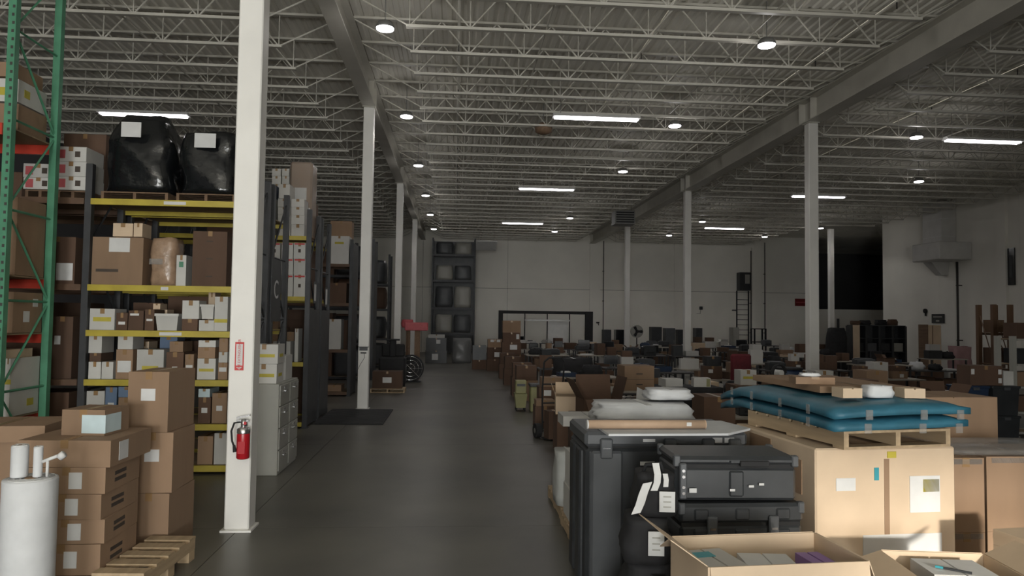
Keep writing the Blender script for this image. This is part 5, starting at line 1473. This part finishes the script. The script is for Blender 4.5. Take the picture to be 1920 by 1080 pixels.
# black draped bench
t = thing('draped_bench', 'bench draped in black cloth behind the tan hand-slot carton', 'bench', (4.25, 13.05, 0))
for sx in (-.5, .5):
    for sy in (-.26, .26): MB().box(sx-.03, sx+.03, sy-.03, sy+.03, 0, .98).build('leg', 'rack_steel', t)
MB().box(-.56, .56, -.32, .32, .98, 1.01).build('bench_top', 'table_dark', t)
b = MB(); nx = 24; vs = []; fs = []
per = [(-.58, .34), (-.58, -.34), (.58, -.34), (.58, .34)]
pts = []
for a, c in zip(per[:-1], per[1:]):
    for i in range(nx//2): f_ = i/(nx//2); pts.append((a[0]+(c[0]-a[0])*f_, a[1]+(c[1]-a[1])*f_))
pts.append(per[-1])
for j in range(5):
    for i, (x, y) in enumerate(pts):
        e = 1+.035*j/4*math.sin(i*1.9)
        vs.append((x*e, y*e, 1.02-.14*j+.03*math.sin(i*.7)*(j/4)))
n = len(pts)
for j in range(4):
    for i in range(n-1): fs.append((j*n+i, (j+1)*n+i, (j+1)*n+i+1, j*n+i+1))
fs.append(tuple(range(n)))
b.add(vs, fs).build('cloth_cover', 'black_cloth', t, True)
carton('white carton lying on the black draped bench', (3.95, 13.0, 1.022), (.34, .3, .14), 10, 'white_card', False)
carton('white and lime carton on the black draped bench', (4.5, 12.95, 1.022), (.30, .28, .16), -8, 'white_card', False, (('lime_band', 'f', .85, .5, .06, .14, 'lime'),))
# middle pieces behind the blue pads
GM = 'cartons behind the blue pads'
stack(['lower plain brown carton behind the bulk carton, left', 'upper plain brown carton behind the bulk carton, left'], 3.62, 9.9, [(.46, .5, .6), (.44, .5, .58)], ['card_dark', 'card_dark'], group=GM)
stack(['dark carton under the white yellow-labelled box beyond the pads', 'brown carton under the white yellow-labelled box beyond the pads', 'white box with yellow label and rounded lid beyond the pads'], 5.36, 13.0, [(.6, .5, .56), (.56, .48, .50), (.30, .30, .27)], ['card_dark', 'card_dark', 'white_card'], marks={2: (ylab(.2, .045),)}, group=GM)
stack(['brown carton under a tan one beyond the blue pads', 'tan carton right of the white yellow-labelled box'], 5.98, 12.9, [(.52, .5, .56), (.50, .46, .55)], ['card_dark', 'card'], group=GM)
t = thing('plastic_drum', 'dark blue plastic drum among the cartons beyond the pads', 'drum', (6.52, 13.7, 0))
MB().lathe([(.26, 0), (.29, .04), (.29, .40), (.305, .44), (.29, .48), (.29, .85), (.305, .89), (.29, .93), (.29, 1.22), (.25, 1.30)], 24).build('drum_body', 'blue_plastic', t, True)
MB().lathe([(.27, 1.295), (.275, 1.31), (.27, 1.335)], 24).build('lid_ring', 'rubber', t)
stack(['dark carton under the off-white box beside the blue drum', 'brown carton under the off-white box beside the blue drum', 'off-white box with open top beside the blue drum'], 6.72, 12.85, [(.55, .5, .55), (.5, .46, .52), (.34, .32, .27)], ['card_dark', 'card_dark', 'white_card'], group=GM)
t = thing('cable_reel', 'cable reel with black hose lying on the tan carton', 'reel', (5.98, 12.95, 1.118), 20)
pts = [(.15*math.cos(a*math.pi/10), -.03+.002*a, .16+.15*math.sin(a*math.pi/10)) for a in range(0, 41)]
MB().path(pts, .016, 6).build('hose_coil', 'rubber', t)
MB().tube((0, -.07, .16), (0, .09, .16), .06, 14).build('hub', 'white_metal', t); MB().box(-.10, .10, -.06, .08, 0, .02).build('stand', 'rubber', t)
# red chair
t = thing('office_chair', 'dark red cloth office chair among the tables', 'chair', (6.6, 16.4, 0), 170)
MB().bevbox(-.24, .24, -.24, .24, .46, .56, .03).build('seat', 'red_cloth', t)
MB().bevbox(-.23, .23, .20, .29, .70, 1.48, .04).build('backrest', 'red_cloth', t)
MB().box(-.03, .03, .24, .28, .48, .75).build('back_post', 'black_plastic', t)
MB().tube((0, 0, .10), (0, 0, .46), .03, 8).build('column', 'black_plastic', t)
for a in range(5):
    c_, s_ = math.cos(a*1.2566), math.sin(a*1.2566)
    MB().tube((0, 0, .11), (.28*c_, .28*s_, .07), .022, 6).build('leg', 'black_plastic', t)
    MB().tube((.28*c_-.015, .28*s_, .035), (.28*c_+.015, .28*s_, .035), .034, 10).build('caster', 'rubber', t)
# big brown cartons right of middle
stack(['wide brown carton at the bottom right of the drum', 'wide brown carton upper, right of the drum'], 7.62, 12.75, [(.82, .5, .7), (.40, .46, .66)], ['card_dark', 'card'], group=GM)
open_carton('open brown carton with raised back flap right of the drum', (8.50, 12.0, .0), (.50, .45, .95), 5, 'card_dark', (-20, 80, 40, 60), group=GM, flap_len=.26)
stack(['brown carton lower, behind the tall tan carton', 'brown carton upper, behind the tall tan carton'], 8.55, 11.9, [(.6, .5, .55), (.58, .48, .5)], ['card_dark', 'card'], group=GM) if False else None
stack(['brown carton with label left of the dark blue tote', 'white-fronted carton left of the dark blue tote'], 8.92, 12.7, [(.6, .46, .6), (.42, .4, .40)], ['card_dark', 'white_card'], marks={0: (lbl(.12, .14, .7, .7),)}, group=GM)
for i, (x, m, lb) in enumerate(((9.55, 'blue_plastic', 'dark blue lidded tote right of the white-fronted carton'), (10.15, 'black_plastic', 'black lidded tote right of the dark blue one'))):
    z = 0
    for j in range(2):
        t = thing('storage_tote', lb + (', lower', ', upper')[j], 'tote', (x, 12.8, z), group='lidded totes')
        k = .9
        MB().add([(-.26*k, -.2*k, 0), (.26*k, -.2*k, 0), (.26*k, .2*k, 0), (-.26*k, .2*k, 0), (-.26, -.2, .50), (.26, -.2, .50), (.26, .2, .50), (-.26, .2, .50)], [(0, 3, 2, 1), (4, 5, 6, 7), (0, 1, 5, 4), (1, 2, 6, 5), (2, 3, 7, 6), (3, 0, 4, 7)]).build('tote_body', m, t)
        MB().bevbox(-.28, .28, -.22, .22, .50, .545, .01).build('lid', m, t); MB().box(-.06, .06, -.235, -.22, .47, .52).build('clasp', 'case_grey', t)
        z += .548
carton('dark brown equipment box with white stickers on the totes', (9.82, 12.85, 1.098), (.60, .40, .36), -4, 'card_dark', True, (lbl(.06, .10, .08, .7), lbl(.06, .09, .92, .7), lbl(.06, .09, .92, .25)), group=GM)
carton('small white carton beside the equipment box on the totes', (10.28, 12.85, 1.098), (.2, .3, .26), 0, 'white_card', False, group=GM)
# brown rack frame and grey shelving at the right edge
a, c = PY(1866, 600, 15.2), PY(1897, 600, 15.2)
bt = rack('narrow brown steel shelving frame near the right edge', [a.x, c.x], 15.2, .55, 2.68, [2.05, 1.25, .35], 'brown_paint', 'brown_paint', beam_h=.06)
MB().tube((a.x, 15.22, .6), (c.x, 15.22, 1.15), .014, 5).build('brace', 'brown_paint', bt); MB().tube((a.x, 15.22, 2.0), (c.x, 15.22, 1.35), .014, 5).build('brace', 'brown_paint', bt)
carton('dark wooden box on the upper shelf of the brown frame', ((a.x+c.x)/2, 15.5, 2.056), (.22, .36, .28), 0, 'wood_dark', False, name='wooden_box', cat='box')
carton('brown carton on the middle shelf of the brown frame', ((a.x+c.x)/2, 15.5, 1.256), (.22, .4, .45), 0, 'card_dark', False)
gx0 = PY(1902, 640, 13.6).x
g2 = rack('grey metal shelving at the right edge of the view', [gx0, gx0+1.0], 13.6, .5, 2.0, [1.95, 1.45, 1.0, .5, .1], 'grey_paint', 'grey_paint', name='metal_shelving', beam_h=.04, braces=False)
for i, (z, m, h) in enumerate(((.5, 'card_dark', .3), (1.0, 'card', .28), (1.45, 'black_plastic', .3), (1.95, 'card_dark', .32))):
    carton('carton on the grey shelving, shelf %s from the bottom' % ('two', 'three', 'four', 'five')[i], (gx0+.36, 13.85, z+.002), (.5, .36, h), 0, m, False, (lbl(.1, .1, .5, .6),), group='cartons on the grey shelving')
# black gondola shelving and neighbours, far right
x0, x1 = PY(1600, 620, 33.4).x, PY(1699, 620, 33.4).x
t = thing('display_shelving', 'long black shelving unit with cream end panel near the right wall', 'shelving', ((x0+x1)/2, 33.7, 0))
hw = (x1-x0)/2
MB().box(-hw, hw, .25, .30, .1, 2.15).build('back_panel', 'case_grey', t)
MB().box(-hw-.02, -hw+.30, -.34, -.28, 0, 2.15).build('end_panel', 'card_pale', t)
for k in range(5): MB().box(-hw+2*hw*k/4-.05, -hw+2*hw*k/4+.05, -.28, .30, 0, 2.12).build('upright', 'black_plastic', t)
for z in (.15, .85, 1.5, 2.12): MB().box(-hw, hw, -.26, .25, z, z+.04).build('shelf', 'black_plastic', t)
for k in range(4): MB().bevbox(-hw+2*hw*(k+.5)/4-.24, -hw+2*hw*(k+.5)/4+.24, -.2, .15, .89, 1.30, .02).build('bin', ('rubber', 'case_grey', 'black_plastic', 'grey_paint')[k], t)
for i, (f_, w) in enumerate(((-.80, .4), (-.42, .45), (.18, .5), (.62, .4))):
    sack('dark soft bundle on top of the black shelving, %s from the left' % ORD[i], (x0+x1)/2+hw*f_, 33.7, 2.162, w, .4, .2+.03*i, 300+i, ('card_dark', 'black_cloth', 'black_cloth', 'card_dark')[i], name='soft_bundle', cat='bundle', group='bundles on the black shelving', wob=.1)
x0, x1 = PY(1560, 620, 33.0).x, PY(1592, 620, 33.0).x
t = thing('covered_machine', 'tall machine under a black cover near the right hand corner column', 'machine', ((x0+x1)/2, 33.4, 0))
lump(x1-x0, .8, 2.0, 411, 18, 9, .04, 4, lambda q: 1.0 if q < .8 else 1-1.2*(q-.8)).build('cover', 'black_cloth', t, True)
MB().tube((.1, 0, 1.9), (.1, 0, 2.45), .06, 8).build('spout', 'rubber', t); MB().box(-.3, .3, -.42, -.38, .5, .6).build('strap', 'rubber', t)
x0, x1 = PY(1740, 620, 29.0).x, PY(1765, 620, 29.0).x
t = thing('tall_cabinet', 'tall cream cabinet with dark edge near the right wall', 'cabinet', ((x0+x1)/2, 29.3, 0))
w = x1-x0
MB().bevbox(-w/2, w/2, -.3, .3, .05, 2.2, .02).build('body', 'card_pale', t); MB().box(-w*.18, -w*.14, -.315, -.30, .05, 2.18).build('door_edge', 'wood_dark', t); MB().box(-w/2+.02, w/2-.02, -.28, .28, 0, .05).build('plinth', 'rubber', t)
MB().box(-w/2-.02, -w/2, -.31, .31, 0, 2.22).build('side_panel', 'wood_dark', t)
sack('pink wrapped bundle near the right wall', PY(1812, 640, 27.5).x, 27.9, 0, .8, .6, 1.35, 421, 'pale_pink', name='pink_bundle', cat='bundle')
t = thing('steel_stand', 'dark grey steel frame stand near the far wall pilaster', 'frame', (PY(1422, 620, 43.0).x, 43.0, 0))
for sx in (-.35, .35):
    for sy in (-.25, .25): MB().box(sx-.04, sx+.04, sy-.04, sy+.04, 0, 1.85).build('post', 'rubber', t)
for z in (1.0, 1.8): MB().box(-.38, .38, -.28, .28, z, z+.05).build('shelf', 'rubber', t)

# ------------------------------------------------------------------ loads along the far end of the aisle
GE = 'loads at the far end of the aisle'
x = PY(818, 650, 36.0).x
stack(['black carton with white label, lower, at the far end of the aisle', 'black carton with white mark, upper, at the far end of the aisle', 'flat pale carton topping the black ones at the far aisle end'], x, 36.2, [(1.05, .7, .62), (1.0, .7, .62), (.8, .6, .16)], ['black_plastic', 'black_plastic', 'white_card'], marks={0: (lbl(.3, .3, .45, .5),), 1: (lbl(.2, .2, .6, .7), )}, group=GE)
x = PY(866, 650, 36.0).x
t = thing('wrapped_load', 'shiny film-wrapped load beside the black cartons, far aisle end', 'wrapped load', (x, 36.3, 0), group=GE)
lump(.95, .8, 1.22, 501, 20, 9, .05, 5).build('bundle', 'case_grey', t, True); lump(.99, .84, 1.24, 501, 20, 9, .05, 5).build('film', 'clear_wrap', t, True)
x = PY(899, 680, 31.5).x
stack(['dark brown carton on the floor at the far aisle end', 'grey wrapped carton on the dark brown one, far aisle end'], x, 31.9, [(.62, .6, .42), (.6, .55, .62)], ['card_dark', 'case_grey'], group=GE)
x = PY(928, 680, 30.6).x
stack(['brown carton, bottom of the taped far pile', 'brown carton, middle of the taped far pile', 'brown carton, top of the taped far pile'], x, 31.0, [(.66, .6, .5), (.64, .6, .5), (.6, .5, .35)], ['card_dark', 'card_dark', 'card'], marks={1: (('torn_tape', 'f', .7, .4, .3, .2, 'paper'),), 2: (('torn_tape', 'f', .3, .8, .15, .1, 'paper'), ('torn_tape', 'f', .75, .8, .15, .1, 'paper'))}, group=GE)
pallet('pallet under the big brown far pile', (PY(964, 690, 29.6).x, 30.2, 0), 1.1, 1.0, .13, 0, 'wood_dark', 6)
xq = PY(964, 690, 29.6).x
for i, dx in enumerate((-.26, .26)):
    carton('reddish brown carton at the %s bottom of the big far pile' % ('left', 'right')[i], (xq+dx, 30.1, .132), (.50, .7, .62), 0, 'card_dark', True, (lbl(.14, .12, .6, .3),), group=GE)
stack(['brown carton wrapped in film in the big far pile', 'brown carton with label high in the big far pile', 'orange brown carton topping the big far pile'], xq-.1, 30.1, [(.8, .6, .50), (.72, .55, .40), (.74, .5, .50)], ['card_dark', 'card_dark', 'card'], z=.755, marks={0: (lbl(.3, .2, .6, .6),), 1: (lbl(.12, .2, .85, .6),)}, group=GE)
for i, (u, y, m) in enumerate(((1000, 27.0, 'card_dark'), (1012, 24.4, 'card_dark'), (1022, 21.0, 'card_dark'), (1035, 19.8, 'card'))):
    x = PY(u, 680, y).x
    stack(['%s carton on the floor at the table ends, %s going away' % (('brown', 'dark')[i % 2], ORD[3-i]), '%s carton upper at the table ends, %s going away' % (('dark', 'brown')[i % 2], ORD[3-i])], min(x-.3, 1.95), y, [(.6, .6, .55), (.55, .5, .4)], [m, 'card_dark'], group=GA)
sack('heap of black cloth with white label at the table ends', PY(1072, 680, 20.0).x, 19.9, 0, 1.1, .8, 1.15, 431, 'black_cloth', name='cloth_heap', cat='heap', wob=.1)
